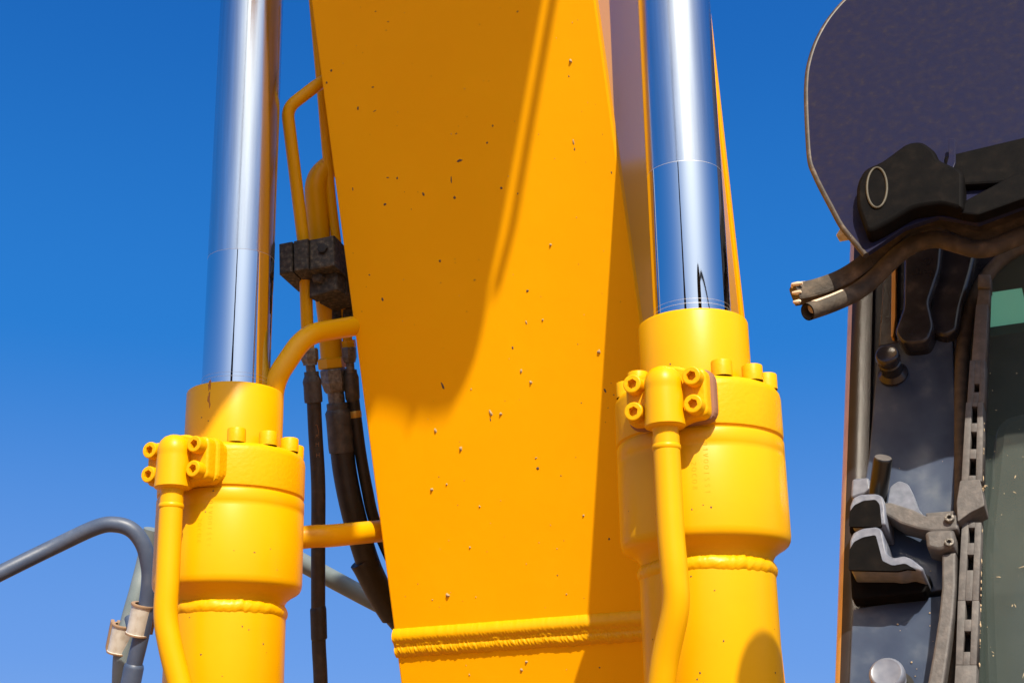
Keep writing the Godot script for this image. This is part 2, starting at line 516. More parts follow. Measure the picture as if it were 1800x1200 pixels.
func boom() -> void:
	var o := thing("excavator_boom", "broad yellow box-section boom rising between the two lift cylinders", "boom", MID, Basis(LAT, Vector3.UP, -DEP))
	boom_root = o
	var fx := boom_face()
	var k := sqrt(1 + 0.353 * 0.353)
	var st := begin()
	block(st, Vector3(-BOOM_W / 2, -2.0 * k, -0.016), Vector3(BOOM_W / 2, 1.5 * k, 0), 0.003, fx)
	part("underside_plate", st, M.paint, o)
	# side plates, set just inside the edge of the underside plate
	for s in [-1, 1]:
		st = begin()
		var poly := PackedVector2Array()
		for h in [-1.1, 0.3, 1.2, 2.35]:
			poly.append(Vector2(boom_q(h) + 0.0175, h))
		for h in [2.35, 1.6, 1.08, -1.1]:
			poly.append(Vector2(0.756 - 0.21 * (h - 1.08), h))
		var x0: float = BOOM_W / 2 - 0.0155
		plate(st, poly, x0, x0 + 0.013, 0.002, Transform3D(Basis(Vector3(0, 0, -1), Vector3.UP, Vector3.RIGHT), Vector3.ZERO) if s > 0 else Transform3D(Basis(Vector3(0, 0, -1), Vector3.UP, Vector3.LEFT), Vector3.ZERO))
		part("side_plate", st, M.side_paint, o)
	st = begin()
	var rx := Transform3D(Basis(Vector3.RIGHT, Vector3(0, 1, 0.21).normalized(), Vector3(0, -0.21, 1).normalized()), Vector3(0, 1.08, -0.774))
	block(st, Vector3(-BOOM_W / 2, -2.2, -0.016), Vector3(BOOM_W / 2, 1.3, 0), 0.003, rx)
	part("top_plate", st, M.paint, o)
	# double weld bead across the underside
	st = begin()
	var fn := FastNoiseLite.new()
	fn.seed = 4
	fn.frequency = 1.0
	var nx := 460
	var ny := 26
	var y0 := (0.4125 - 0.88) * k
	var y1 := (0.3660 - 0.88) * k
	var rows := []
	for i in nx + 1:
		var x := lerpf(-BOOM_W / 2 - 0.001, BOOM_W / 2 + 0.001, float(i) / nx)
		var row := []
		var wob := fn.get_noise_2d(x * 60.0, 0.0) * 0.06
		for j in ny + 1:
			var v := float(j) / ny
			var b1: float = max(0.0, sin(PI * clamp((v + wob * 0.3) / 0.60, 0, 1)))
			var b2: float = max(0.0, sin(PI * clamp((v - 0.50 + wob) / 0.50, 0, 1)))
			var rip := sin(x * TAU / 0.0082 - v * 15.0 + fn.get_noise_2d(x * 70.0, 3.0) * 5.0)
			var low := smoothstep(0.22, 0.5, v)
			var z: float = 0.0105 * pow(b1, 0.75) + 0.0075 * pow(b2, 0.8)
			z += rip * 0.00038 * low * max(b1, b2) * (0.4 + 0.8 * abs(fn.get_noise_2d(x * 30.0, 8.0))) + fn.get_noise_2d(x * 190.0 - v * 3.0, v * 5.0) * 0.0013 * low * max(b1, b2)
			row.append(fx * Vector3(x, lerpf(y0, y1, v), z - 0.0006))
		rows.append(row)
	st.set_smooth_group(0)
	for i in nx:
		for j in ny:
			quad(st, rows[i][j], rows[i + 1][j], rows[i + 1][j + 1], rows[i][j + 1])
	part("weld_bead", st, M.gloss_paint, o)
	# grime and mud specks: [x, y, half width, half height, pale]
	var face := Transform3D(o.global_transform.basis * fx.basis, o.global_transform * fx.origin)
	var specks := [[1003, 107, 5, 5, 1], [1008, 250, 2, 9, 1], [1010, 262, 2, 5, 0], [582, 124, 4, 4, 0], [574, 145, 4, 3, 0], [655, 153, 5, 2, 0], [629, 190, 4, 5, 0], [658, 195, 6, 1.5, 0], [808, 282, 9, 4, 0], [802, 235, 3, 2, 0], [866, 221, 3, 3, 0], [856, 251, 3, 3, 0], [881, 330, 4, 4, 0], [698, 313, 4, 4, 0], [681, 312, 4, 2, 0], [676, 359, 5, 4, 0], [744, 341, 3, 7, 0], [799, 347, 5, 4, 0], [793, 315, 2, 12, 0], [620, 332, 2, 6, 0], [773, 459, 4, 4, 0], [834, 492, 3, 2, 0], [672, 526, 4, 5, 0], [649, 483, 3, 2, 0], [927, 511, 4, 4, 0], [925, 566, 2, 6, 1], [954, 562, 3, 3, 1], [968, 430, 4, 4, 1], [901, 611, 3, 5, 0], [916, 652, 3, 6, 1], [933, 672, 4, 5, 1], [778, 678, 3, 11, 0], [1053, 618, 5, 6, 1], [1064, 687, 3, 6, 0], [863, 726, 4, 9, 1], [862, 738, 2, 6, 0], [880, 727, 5, 5, 1], [765, 756, 4, 8, 1], [810, 789, 5, 7, 1], [1022, 708, 2, 2, 0], [828, 684, 2, 3, 1], [945, 823, 5, 4, 0], [942, 805, 4, 2, 1], [759, 860, 5, 5, 1], [785, 851, 3, 3, 1], [843, 890, 3, 3, 1], [1026, 906, 3, 4, 1], [826, 962, 3, 3, 1], [787, 1046, 6, 6, 1], [760, 1054, 2, 2, 1], [925, 1163, 4, 4, 1], [917, 1177, 4, 4, 1], [825, 1186, 2, 3, 1], [980, 1011, 2, 2, 0], [996, 1044, 2, 2, 1], [1071, 947, 3, 3, 0], [1054, 1173, 3, 3, 0], [1079, 694, 2, 2, 0], [986, 836, 2, 2, 0], [670, 995, 2, 3, 0], [910, 20, 3, 2, 0], [682, 38, 3, 2, 0], [660, 20, 3, 2, 0], [1000, 134, 2, 3, 0], [910, 340, 2, 3, 0], [1075, 303, 2, 4, 0]]
	for i in 110:
		specks.append([rng.randf_range(600, 1100), rng.randf_range(10, 1190), rng.randf_range(0.7, 1.6), rng.randf_range(0.7, 1.7), int(rng.randf() < 0.4)])
	var a := begin()
	var b := begin()
	for s in specks:
		var p := on(s[0], s[1], face.origin, face.basis.z)
		var lp := (o.global_transform.affine_inverse() * p)
		if abs(lp.x) > BOOM_W / 2 - 0.004:
			continue
		if lp.y > 0.36 and lp.y < 0.418:
			continue
		var u := 0.00062
		var tw := rng.randf_range(-0.35, 0.35)
		var xx := face.basis.x * cos(tw) + face.basis.y * sin(tw)
		var yy := face.basis.y * cos(tw) - face.basis.x * sin(tw)
		blob(b if s[4] else a, p, xx * s[2] * u, yy * s[3] * u, face.basis.z * min(s[2], s[3]) * u * (0.9 if s[4] else 0.35))
	part_w("grime_specks", a, M.grime, o).set_meta("kind", "stuff")
	part_w("mud_specks", b, M.mud, o).set_meta("kind", "stuff")

# ------------------------------------------------------------------ lift cylinders
func cyl_xf(side: float) -> Transform3D:
	var a := Vector3.UP * cos(LEAN) - DEP * sin(LEAN)
	return Transform3D(Basis(LAT, a, LAT.cross(a)), MID + LAT * side * HALF_W)

func cylinders() -> void:
	var o := thing("lift_cylinder", "left hydraulic lift cylinder, its chrome rod beside the bundle of yellow pipes", "hydraulic cylinder", cyl_xf(-1).origin, cyl_xf(-1).basis, "pair of hydraulic lift cylinders")
	var st := begin()
	lathe(st, [[ROD, 0.70], [ROD, 0.984]], 96)
	part("rod", st, M.chrome, o)
	st = begin()
	lathe(st, [[ROD, 0.984], [ROD, 1.3], [ROD, 2.3]], 96)
	part("rod_worn_length", st, M.worn_chrome, o)
	for h in [[0.768, 0.0005], [0.7745, 0.0003], [0.9845, 0.0006]]:
		st = begin()
		lathe(st, [[ROD, h[0]], [ROD + 0.00012, h[0] + 0.0001], [ROD + 0.00012, h[0] + h[1]], [ROD, h[0] + h[1] + 0.0001]], 96)
		part("wipe_ring", st, M.wipe, o)
	# wiper lip in the mouth of the gland, gland
	st = begin()
	lathe(st, [[0.0555, 0.735], [0.0555, 0.7515], [0.0590, 0.7515], [0.0590, 0.745]], 72)
	part("wiper_seal", st, M.black_rubber, o)
	st = begin()
	lathe(st, [[GLAND, 0.640], [GLAND, 0.7495], [GLAND - 0.0010, 0.7518], [GLAND - 0.003, 0.7533], [0.0600, 0.7533], [0.0592, 0.7525], [0.0592, 0.74]], 96)
	var gl := part("gland", st, M.gloss_paint, o)
	# flange ring
	st = begin()
	lathe(st, [[BARREL - 0.0035, 0.5755], [BARREL - 0.003, 0.5780], [BARREL - 0.0004, 0.5800], [BARREL, 0.584], [BARREL, 0.634], [BARREL - 0.0012, 0.640], [BARREL - 0.0045, 0.645], [BARREL - 0.010, 0.6478], [GLAND + 0.004, 0.6480], [GLAND, 0.651]], 96)
	var fl := part("flange", st, M.cast_paint, o)
	for i in 5:
		for s in [-1, 1]:
			var aa := deg_to_rad(s * (37.0 + 30.0 * i))
			st = begin()
			socket_bolt(st, Transform3D(Basis(Vector3.UP, aa * 3), Vector3(sin(aa) * 0.0985, 0.6475, cos(aa) * 0.0985)), 0.0143, 0.0225, 0.0075)
			part("flange_bolt", st, M.cast_paint, fl)
	# barrel head, neck, weld ring, tube
	st = begin()
	lathe(st, [[0.0885, 0.4085], [0.0900, 0.4150], [0.0935, 0.4205], [0.1010, 0.4262], [0.1085, 0.4305], [0.1120, 0.4335], [0.1142, 0.4380], [BARREL, 0.4450], [BARREL, 0.548], [BARREL - 0.0002, 0.5485], [BARREL - 0.0002, 0.5560], [BARREL, 0.5565], [BARREL, 0.5725], [BARREL - 0.0012, 0.5748], [BARREL - 0.0035, 0.5755]], 96)
	var br := part("barrel_head", st, M.gloss_paint, o)
	st = begin()
	var fn := FastNoiseLite.new()
	fn.seed = 12
	fn.frequency = 1.0
	var rows := []
	var nu := 260
	var nv := 14
	for i in nu:
		var a := TAU * i / nu
		var row := []
		for j in nv + 1:
			var v := float(j) / nv
			var wob := fn.get_noise_2d(sin(a) * 4 + 9, cos(a) * 4) * 0.0030 + fn.get_noise_2d(sin(a) * 22, cos(a) * 22 + 5) * 0.0012
			var rr := 0.0887 + 0.0056 * pow(max(sin(PI * v), 0.0), 0.8) + fn.get_noise_3d(sin(a) * 40, cos(a) * 40, v * 4) * 0.0006
			row.append(Vector3(sin(a) * rr, 0.3885 + wob + v * 0.0225, cos(a) * rr))
		rows.append(row)
	st.set_smooth_group(0)
	for i in nu:
		var k := (i + 1) % nu
		for j in nv:
			quad(st, rows[i][j], rows[i][j + 1], rows[k][j + 1], rows[k][j])
	part("weld_ring", st, M.gloss_paint, o)
	st = begin()
	lathe(st, [[TUBE + 0.001, -0.75], [TUBE + 0.001, 0.236], [TUBE - 0.0005, 0.2375], [TUBE, 0.239], [TUBE, 0.392]], 96)
	part("tube", st, M.gloss_paint, o)
	# oil port: pad, gasket, four-bolt flange, elbow
	st = begin()
	plate(st, rounded([Vector2(-0.058, 0.582), Vector2(-0.058, 0.644), Vector2(0.058, 0.644), Vector2(0.058, 0.582)], 0.016), 0.06, 0.112, 0.002)
	part("port_pad", st, M.cast_paint, o)
	st = begin()
	plate(st, rounded([Vector2(-0.0605, 0.576), Vector2(-0.0605, 0.648), Vector2(0.0605, 0.648), Vector2(0.0605, 0.576)], 0.018), 0.1122, 0.1262, 0.0045)
	part("gasket", st, M.cast_paint, o)
	st = begin()
	var pf := rounded([Vector2(-0.0555, 0.5785), Vector2(-0.0555, 0.6445), Vector2(-0.030, 0.6455), Vector2(-0.014, 0.6525), Vector2(0.014, 0.6525), Vector2(0.030, 0.6455), Vector2(0.0555, 0.6445), Vector2(0.0555, 0.5785), Vector2(0.030, 0.5770), Vector2(0.014, 0.5700), Vector2(-0.014, 0.5700), Vector2(-0.030, 0.5770)], 0.014)
	plate(st, pf, 0.1264, 0.1450, 0.004, Transform3D.IDENTITY, true)
	var ff := part("port_flange", st, M.cast_paint, o)
	for s in [[-0.0405, 0.6300], [0.0405, 0.6300], [-0.0405, 0.5925], [0.0405, 0.5925]]:
		st = begin()
		socket_bolt(st, Transform3D(Basis(Vector3.RIGHT, Vector3(0, 0, 1), Vector3(0, -1, 0)) * Basis(Vector3.UP, s[0] * 30), Vector3(s[0], s[1], 0.1445)), 0.0127, 0.0170, 0.0068)
		part("port_bolt", st, M.cast_paint, ff)
	st = begin()
	lathe(st, [[0.0165, 0.540], [0.0168, 0.562], [0.0180, 0.5655], [0.0255, 0.5675], [0.0268, 0.5690], [0.0268, 0.573], [0.0256, 0.590], [0.0250, 0.6150], [0.0246, 0.6185], [0.0252, 0.6225], [0.0245, 0.6300], [0.0215, 0.6390], [0.0160, 0.6452], [0.0085, 0.6488], [0.0, 0.6498]], 48, Transform3D(Basis.IDENTITY, Vector3(0, 0, 0.1535)))
	lathe(st, [[0.0235, 0.0], [0.0235, 0.022], [0.0215, 0.026]], 40, Transform3D(Basis(Vector3.RIGHT, Vector3(0, 0, 1), Vector3(0, -1, 0)), Vector3(0, 0.6230, 0.1300)), 60)
	part("port_elbow", st, M.gloss_paint, o)
	# the other cylinder, same parts
	var p := o.duplicate() as Node3D
	p.name = numbered("lift_cylinder")
	add_child(p)
	p.transform = cyl_xf(1)
	tag(p, "right hydraulic lift cylinder, its chrome rod between the boom and the cab", "hydraulic cylinder", "pair of hydraulic lift cylinders")
	(p.get_node("gasket") as MeshInstance3D).material_override = M.primer
	p.get_node("gasket").set_meta("label", "bare brown gasket edge without yellow paint")
	# each has its own oil pipe, bent towards the middle of the machine
	for c in [[o, 1.0, 0.026, 0.006], [p, -1.0, 0.032, 0.002]]:
		st = begin()
		var b: float = c[2]
		var pts := [Vector3(0, 0.556, 0.1535), Vector3(0, 0.548, 0.1535), Vector3(0, 0.50, 0.1535), Vector3(0, 0.43, 0.153), Vector3(c[1] * -0.001, 0.38, 0.151), Vector3(c[1] * c[3], 0.335, 0.145), Vector3(c[1] * b * 0.80, 0.265, 0.131), Vector3(c[1] * b * 1.35, 0.18, 0.118), Vector3(c[1] * b * 1.6, 0.05, 0.112), Vector3(c[1] * b * 1.6, -0.5, 0.112)]
		var sp := smooth_path(pts, 10)
		tube(st, sp, 0.0176, 32)
		lathe(st, [[0.0170, 0.536], [0.0186, 0.538], [0.0190, 0.5405], [0.0186, 0.543], [0.0172, 0.5450]], 36, Transform3D(Basis.IDENTITY, Vector3(0, 0, 0.1535)), 80)
		part("oil_pipe", st, M.gloss_paint, c[0])
	# dried oil run on the left gland and small specks on both
	st = begin()
	for i in 22:
		var aa := deg_to_rad(3.0 + rng.randf_range(-1.6, 1.6))
		var hh := 0.752 - 0.042 * pow(rng.randf(), 1.4)
		var nn := Vector3(sin(aa), 0, cos(aa))
		blob(st, nn * (GLAND + 0.0001) + Vector3.UP * hh, Vector3(nn.z, 0, -nn.x) * rng.randf_range(0.0006, 0.0016), Vector3.UP * rng.randf_range(0.002, 0.006), nn * 0.0003)
	part("oil_run", st, M.rust, gl.get_parent().get_node("gland"))
	for c in [o, p]:
		st = begin()
		for i in 26:
			var aa := rng.randf_range(-1.2, 1.5)
			var hh := rng.randf_range(0.20, 0.75)
			var r0 := TUBE + 0.0002 if hh < 0.385 else BARREL
			if hh > 0.655:
				r0 = GLAND
			elif hh > 0.385 and hh < 0.447:
				continue
			var nn := Vector3(sin(aa), 0, cos(aa))
			var z := rng.randf_range(0.0006, 0.0015)
			blob(st, nn * r0 + Vector3.UP * hh, Vector3(nn.z, 0, -nn.x) * z, Vector3.UP * z * rng.randf_range(0.6, 1.5), nn * 0.0004)
		part("dirt_specks", st, M.grime, c).set_meta("kind", "stuff")
	# cast serial characters standing up along the barrel heads
	for c in [o, p]:
		for row in [["001VOOISS1", 19.5, 0.5600, 0.0080], ["2OCO8", 11.5, 0.5260, 0.0080]]:
			var txt: String = row[0]
			for i in txt.length():
				var tm := TextMesh.new()
				tm.text = txt[i]
				var f := SystemFont.new()
				f.font_names = PackedStringArray(["Droid Sans"])
				tm.font = f
				tm.font_size = 16
				tm.pixel_size = 0.00052
				tm.depth = 0.00014
				tm.curve_step = 2.0
				var mi := MeshInstance3D.new()
				mi.mesh = tm
				mi.material_override = M.gloss_paint
				mi.name = "cast_character"
				var aa := deg_to_rad(row[1] - 5.0 * 0)
				var nn := Vector3(sin(aa), 0, cos(aa))
				var tx := Vector3(nn.z, 0, -nn.x)
				mi.transform = Transform3D(Basis(Vector3.DOWN, tx, nn), nn * (BARREL + 0.0001) + Vector3.UP * (row[2] - i * row[3]))
				c.get_node("barrel_head").add_child(mi, true)

# ------------------------------------------------------------------ pipes, clamps and hoses left of the boom
func fitting(st: SurfaceTool, a: Vector3, b: Vector3, prof: Array, n := 24, spin := 0.0, g := 10) -> void:   # prof: [radius, share of the way from a to b]
	var l := a.distance_to(b)
	var pr := []
	for p in prof:
		pr.append([p[0], p[1] * l])
	lathe(st, pr, n, aimed(a, b, spin), g)

func pipe(called: String, label: String, pts: Array, r: float, m: Material, bend: float, cat := "pipe", group := "") -> Node3D:
	var st := begin()
	var pp := bent(pts, bend) if bend > 0 else smooth_path(pts, 10)
	tube(st, pp, r, 28)
	var o := thing(called, label, cat, pts[-1], Basis.IDENTITY, group)
	part_w("pipe_run", st, m, o)
	return o

func pipes_and_hoses() -> void:
	var d := 2.60
	var g := "yellow steel pipes beside the boom"
	var o := pipe("steel_pipe", "slim yellow pipe bent outwards at its top, leftmost beside the boom", path([[640, 100, d + 0.10], [556, 150, d], [504, 190, d - 0.01], [535, 440, d - 0.01], [541, 612, d - 0.01]]), 0.0110, M.gloss_paint, 0.035, "pipe", g)
	o = pipe("steel_pipe", "thick yellow pipe curving out from behind the boom, middle of three", path([[640, 262, d + 0.16], [598, 280, d + 0.08], [553, 312, d + 0.05], [562, 430, d + 0.05], [578, 560, d + 0.05], [584, 640, d + 0.05]]), 0.0205, M.gloss_paint, 0.06, "pipe", g)
	var st := begin()
	fitting(st, at(583, 628, d + 0.05), at(585, 648, d + 0.05), [[0.0, 0.0], [0.0215, 0.0], [0.0262, 0.12], [0.0262, 0.9], [0.0235, 1.0], [0.0, 1.0]], 6, 0.3)
	part_w("union_nut", st, M.gloss_paint, o)
	o = pipe("steel_pipe", "thin straight yellow pipe running tight along the edge of the boom", path([[551, 0, d + 0.06], [563, 135, d + 0.055], [581, 340, d + 0.05], [597, 470, d + 0.04], [612, 610, d + 0.04]]), 0.0088, M.gloss_paint, 0.0, "pipe", g)
	st = begin()
	fitting(st, at(612, 598, d + 0.04), at(614, 612, d + 0.04), [[0.0, 0.0], [0.0125, 0.0], [0.0130, 0.1], [0.0130, 0.9], [0.0, 1.0]], 6, 0.2)
	part_w("union_nut", st, M.gloss_paint, o)
	# cross pipes, nearer than the three upright ones
	pipe("cross_pipe", "thick yellow cross pipe with a round elbow behind the left gland", path([[474, 760, 2.40], [482, 668, 2.40], [536, 588, 2.44], [650, 568, 2.56]]), 0.0172, M.gloss_paint, 0.085, "pipe", "yellow cross pipes reaching behind the boom")
	pipe("cross_pipe", "short yellow cross pipe low down, passing in front of the black hoses", path([[470, 952, 2.44], [545, 943, 2.46], [585, 941, 2.48], [680, 932, 2.58]]), 0.0190, M.gloss_paint, 0.0, "pipe", "yellow cross pipes reaching behind the boom")
	# clamps
	o = thing("pipe_clamp", "largest dark clamp block gripping the slim pipe, topmost of three", "pipe clamp", at(540, 475, d), Basis.IDENTITY, "dark clamp blocks on the pipes")
	var bx := Basis(LAT, Vector3.UP, -DEP)
	var cb := bx * Basis(Vector3.UP, deg_to_rad(8)) * Basis(Vector3.BACK, 0.07)
	var sx := Transform3D(cb, at(514, 450, d - 0.045))      # corner edge between the narrow face and the long side
	for h in [[-0.026, -0.0015], [0.0015, 0.028]]:
		st = begin()
		block(st, Vector3(h[0], -0.029, -0.085), Vector3(h[1], 0.029, 0.0), 0.003, sx)
		part_w("clamp_half", st, M.clamp, o)
	st = begin()
	block(st, Vector3(0.0285, -0.030, -0.085), Vector3(0.075, 0.028, -0.004), 0.004, sx)
	part_w("clamp_cheek", st, M.clamp, o)
	st = begin()
	fitting(st, sx * Vector3(0.055, 0.004, -0.006), sx * Vector3(0.055, 0.004, 0.003), [[0.009, 0.0], [0.009, 0.9], [0.007, 1.0], [0.0, 1.0]], 6)
	part_w("clamp_bolt", st, M.soot, o)
	o = thing("pipe_clamp", "middle dark clamp block on the thick pipe, below the largest clamp", "pipe clamp", at(570, 528, d + 0.05), Basis.IDENTITY, "dark clamp blocks on the pipes")
	sx = Transform3D(bx * Basis(Vector3.UP, deg_to_rad(-6)) * Basis(Vector3.BACK, 0.06), at(570, 504, d - 0.005))
	for h in [[-0.05, -0.002], [0.002, 0.026]]:
		st = begin()
		block(st, Vector3(-0.014, -0.026, h[0]), Vector3(0.045, 0.026, h[1]), 0.003, sx)
		part_w("clamp_half", st, M.clamp, o)
	st = begin()
	fitting(st, sx * Vector3(0.012, 0.002, 0.028), sx * Vector3(0.012, 0.002, 0.042), [[0.011, 0.0], [0.011, 0.8], [0.008, 1.0], [0.0, 1.0]], 6)
	part_w("clamp_bolt", st, M.clamp, o)
	o = thing("pipe_clamp", "small dark clamp block on the thin pipe, lowest of three", "pipe clamp", at(602, 575, d + 0.04), Basis.IDENTITY, "dark clamp blocks on the pipes")
	for h in [[583, 599], [602, 622]]:
		st = begin()
		var a := at(h[0], 545, d + 0.03)
		var b := at(h[1], 545, d + 0.03)
		var wv := (b - a).length()
		block(st, Vector3(0, -0.030, -0.03), Vector3(wv, 0.012, 0.0), 0.002, Transform3D(Basis(Vector3(0, 0, 1), 0.05), a))
		part_w("clamp_half", st, M.clamp, o)
	# hoses
	var hg := "black hydraulic hoses left of the boom"
	d = 2.59
	o = thing("hydraulic_hose", "slim dark hose with pale print, hanging straight, leftmost of the hoses", "hose", at(563, 1230, d), Basis.IDENTITY, hg)
	st = begin()
	tube(st, smooth_path(path([[551, 695, d], [554, 760, d], [559, 850, d], [559, 950, d], [559, 1060, d], [560, 1130, d], [564, 1230, d], [566, 1500, d]]), 8), 0.0126, 24)
	part_w("hose_run", st, M.rubber, o)
	st = begin()
	tube(st, smooth_path(path([[558, 1066, d], [559, 1072, d], [560, 1100, d], [560.5, 1118, d], [561, 1124, d]]), 6), [0.0130, 0.0132, 0.0134, 0.0136, 0.0138, 0.0141, 0.0144, 0.0144, 0.0144, 0.0144, 0.0144, 0.0144, 0.0144, 0.0144, 0.0144, 0.0144, 0.0144, 0.0144, 0.0144, 0.0144, 0.0144, 0.0142, 0.0139, 0.0134, 0.0128], 24)
	part_w("shrink_sleeve", st, M.black_rubber, o)
	st = begin()
	fitting(st, at(543, 612, d), at(545, 642, d), [[0.0, 0.0], [0.014, 0.0], [0.0158, 0.1], [0.0158, 0.62], [0.0125, 0.9], [0.0125, 1.0], [0.0, 1.0]], 6, 0.2)
	fitting(st, at(545, 640, d), at(547, 657, d), [[0.0085, 0.0], [0.0085, 1.0]], 20)
	part_w("swivel_nut", st, M.steel, o)
	st = begin()
	fitting(st, at(547, 653, d), at(551, 708, d), [[0.0, 0.0], [0.0125, 0.0], [0.0130, 0.02], [0.0130, 0.14], [0.0135, 0.16], [0.0165, 0.30], [0.0165, 0.36], [0.0158, 0.45], [0.0162, 0.85], [0.0158, 0.98], [0.0126, 1.0]], 14)
	part_w("ferrule", st, M.ferrule, o)
	for ch in [["D", 555, 754, 0.0180, 0.5], ["A", 557, 766, 0.009, 0.0], ["H", 557.5, 781, 0.0105, 0.0], ["H", 558.5, 800, 0.0105, 0.0]]:
		if ch[0] == "D":
			# pear-shaped outline mark
			st = begin()
			var lp := []
			for q in [[555, 746], [551.5, 755], [551, 763], [555, 765], [560, 764], [559.5, 757], [557, 747], [555, 746]]:
				lp.append(at(q[0], q[1], d - 0.0123 + 0.0008 * pow((q[0] - 556.5) / 3.0, 2)))
			tube(st, lp, 0.0007, 6)
			part_w("printed_mark", st, M.print, o)
			continue
		var tm := TextMesh.new()
		tm.text = ch[0]
		var f := SystemFont.new()
		f.font_names = PackedStringArray(["Droid Sans"])
		tm.font = f
		tm.font_size = 16
		tm.pixel_size = ch[3] / 16.0
		tm.depth = 0.0008
		var mi := MeshInstance3D.new()
		mi.mesh = tm
		mi.material_override = M.print
		mi.name = "printed_letter"
		o.add_child(mi, true)
		mi.global_transform = Transform3D(Basis(Vector3.UP, 0.13), at(ch[1], ch[2], d - 0.0128))
	o = thing("hydraulic_hose", "thickest black hose, swinging right behind the boom below its grey ferrule", "hose", at(700, 1120, d + 0.1), Basis.IDENTITY, hg)
	var e := d + 0.05
	st = begin()
	tube(st, smooth_path(path([[600, 780, e], [606, 830, e], [618, 890, e], [634, 950, e + 0.01], [655, 1010, e + 0.03], [690, 1075, e + 0.06], [740, 1130, e + 0.1]]), 10), 0.0215, 28)
	part_w("hose_run", st, M.black_rubber, o)
	st = begin()
	tube(st, smooth_path(path([[636, 985, e + 0.018], [645, 1000, e + 0.022], [668, 1045, e + 0.045], [690, 1080, e + 0.06]]), 8), 0.0235, 28)
	part_w("shrink_sleeve", st, M.black_rubber, o)
	st = begin()
	fitting(st, at(585, 648, e), at(590, 692, e), [[0.0, 0.0], [0.021, 0.0], [0.0235, 0.06], [0.0235, 0.55], [0.0200, 0.85], [0.0170, 0.95], [0.0, 1.0]], 6, 0.35)
	fitting(st, at(589, 684, e), at(593, 716, e), [[0.0150, 0.0], [0.0150, 1.0]], 20)
	part_w("swivel_nut", st, M.steel, o)
	st = begin()
	fitting(st, at(593, 708, e), at(601, 796, e), [[0.0, 0.0], [0.0190, 0.0], [0.0200, 0.02], [0.0200, 0.13], [0.0215, 0.15], [0.0240, 0.20], [0.0232, 0.35], [0.0236, 0.90], [0.0228, 0.985], [0.0200, 1.0]], 16)
	part_w("ferrule", st, M.ferrule, o)
	o = thing("hydraulic_hose", "thin black hose with a brass collar, half hidden by the boom edge", "hose", at(660, 930, d + 0.05), Basis.IDENTITY, hg)
	st = begin()
	tube(st, smooth_path(path([[621, 700, e], [626, 740, e], [634, 800, e], [645, 860, e], [658, 915, e + 0.01], [690, 990, e + 0.02]]), 8), 0.0105, 20)
	part_w("hose_run", st, M.black_rubber, o)
	st = begin()
	fitting(st, at(613, 610, e - 0.01), at(615, 640, e - 0.01), [[0.0, 0.0], [0.0125, 0.0], [0.0135, 0.1], [0.0135, 0.6], [0.0105, 0.9], [0.0, 1.0]], 6, 0.1)
	fitting(st, at(615, 638, e - 0.01), at(616, 655, e - 0.01), [[0.0075, 0.0], [0.0075, 1.0]], 16)
	part_w("swivel_nut", st, M.steel, o)
	st = begin()
	fitting(st, at(616, 650, e - 0.005), at(620, 705, e), [[0.0, 0.0], [0.0110, 0.0], [0.0115, 0.12], [0.0138, 0.25], [0.0132, 0.9], [0.0110, 1.0]], 14)
	part_w("ferrule", st, M.ferrule, o)
	st = begin()
	fitting(st, at(623.5, 722, e), at(625, 734, e), [[0.0106, 0.0], [0.0114, 0.1], [0.0114, 0.9], [0.0106, 1.0]], 20)
	part_w("brass_collar", st, M.brass, o)

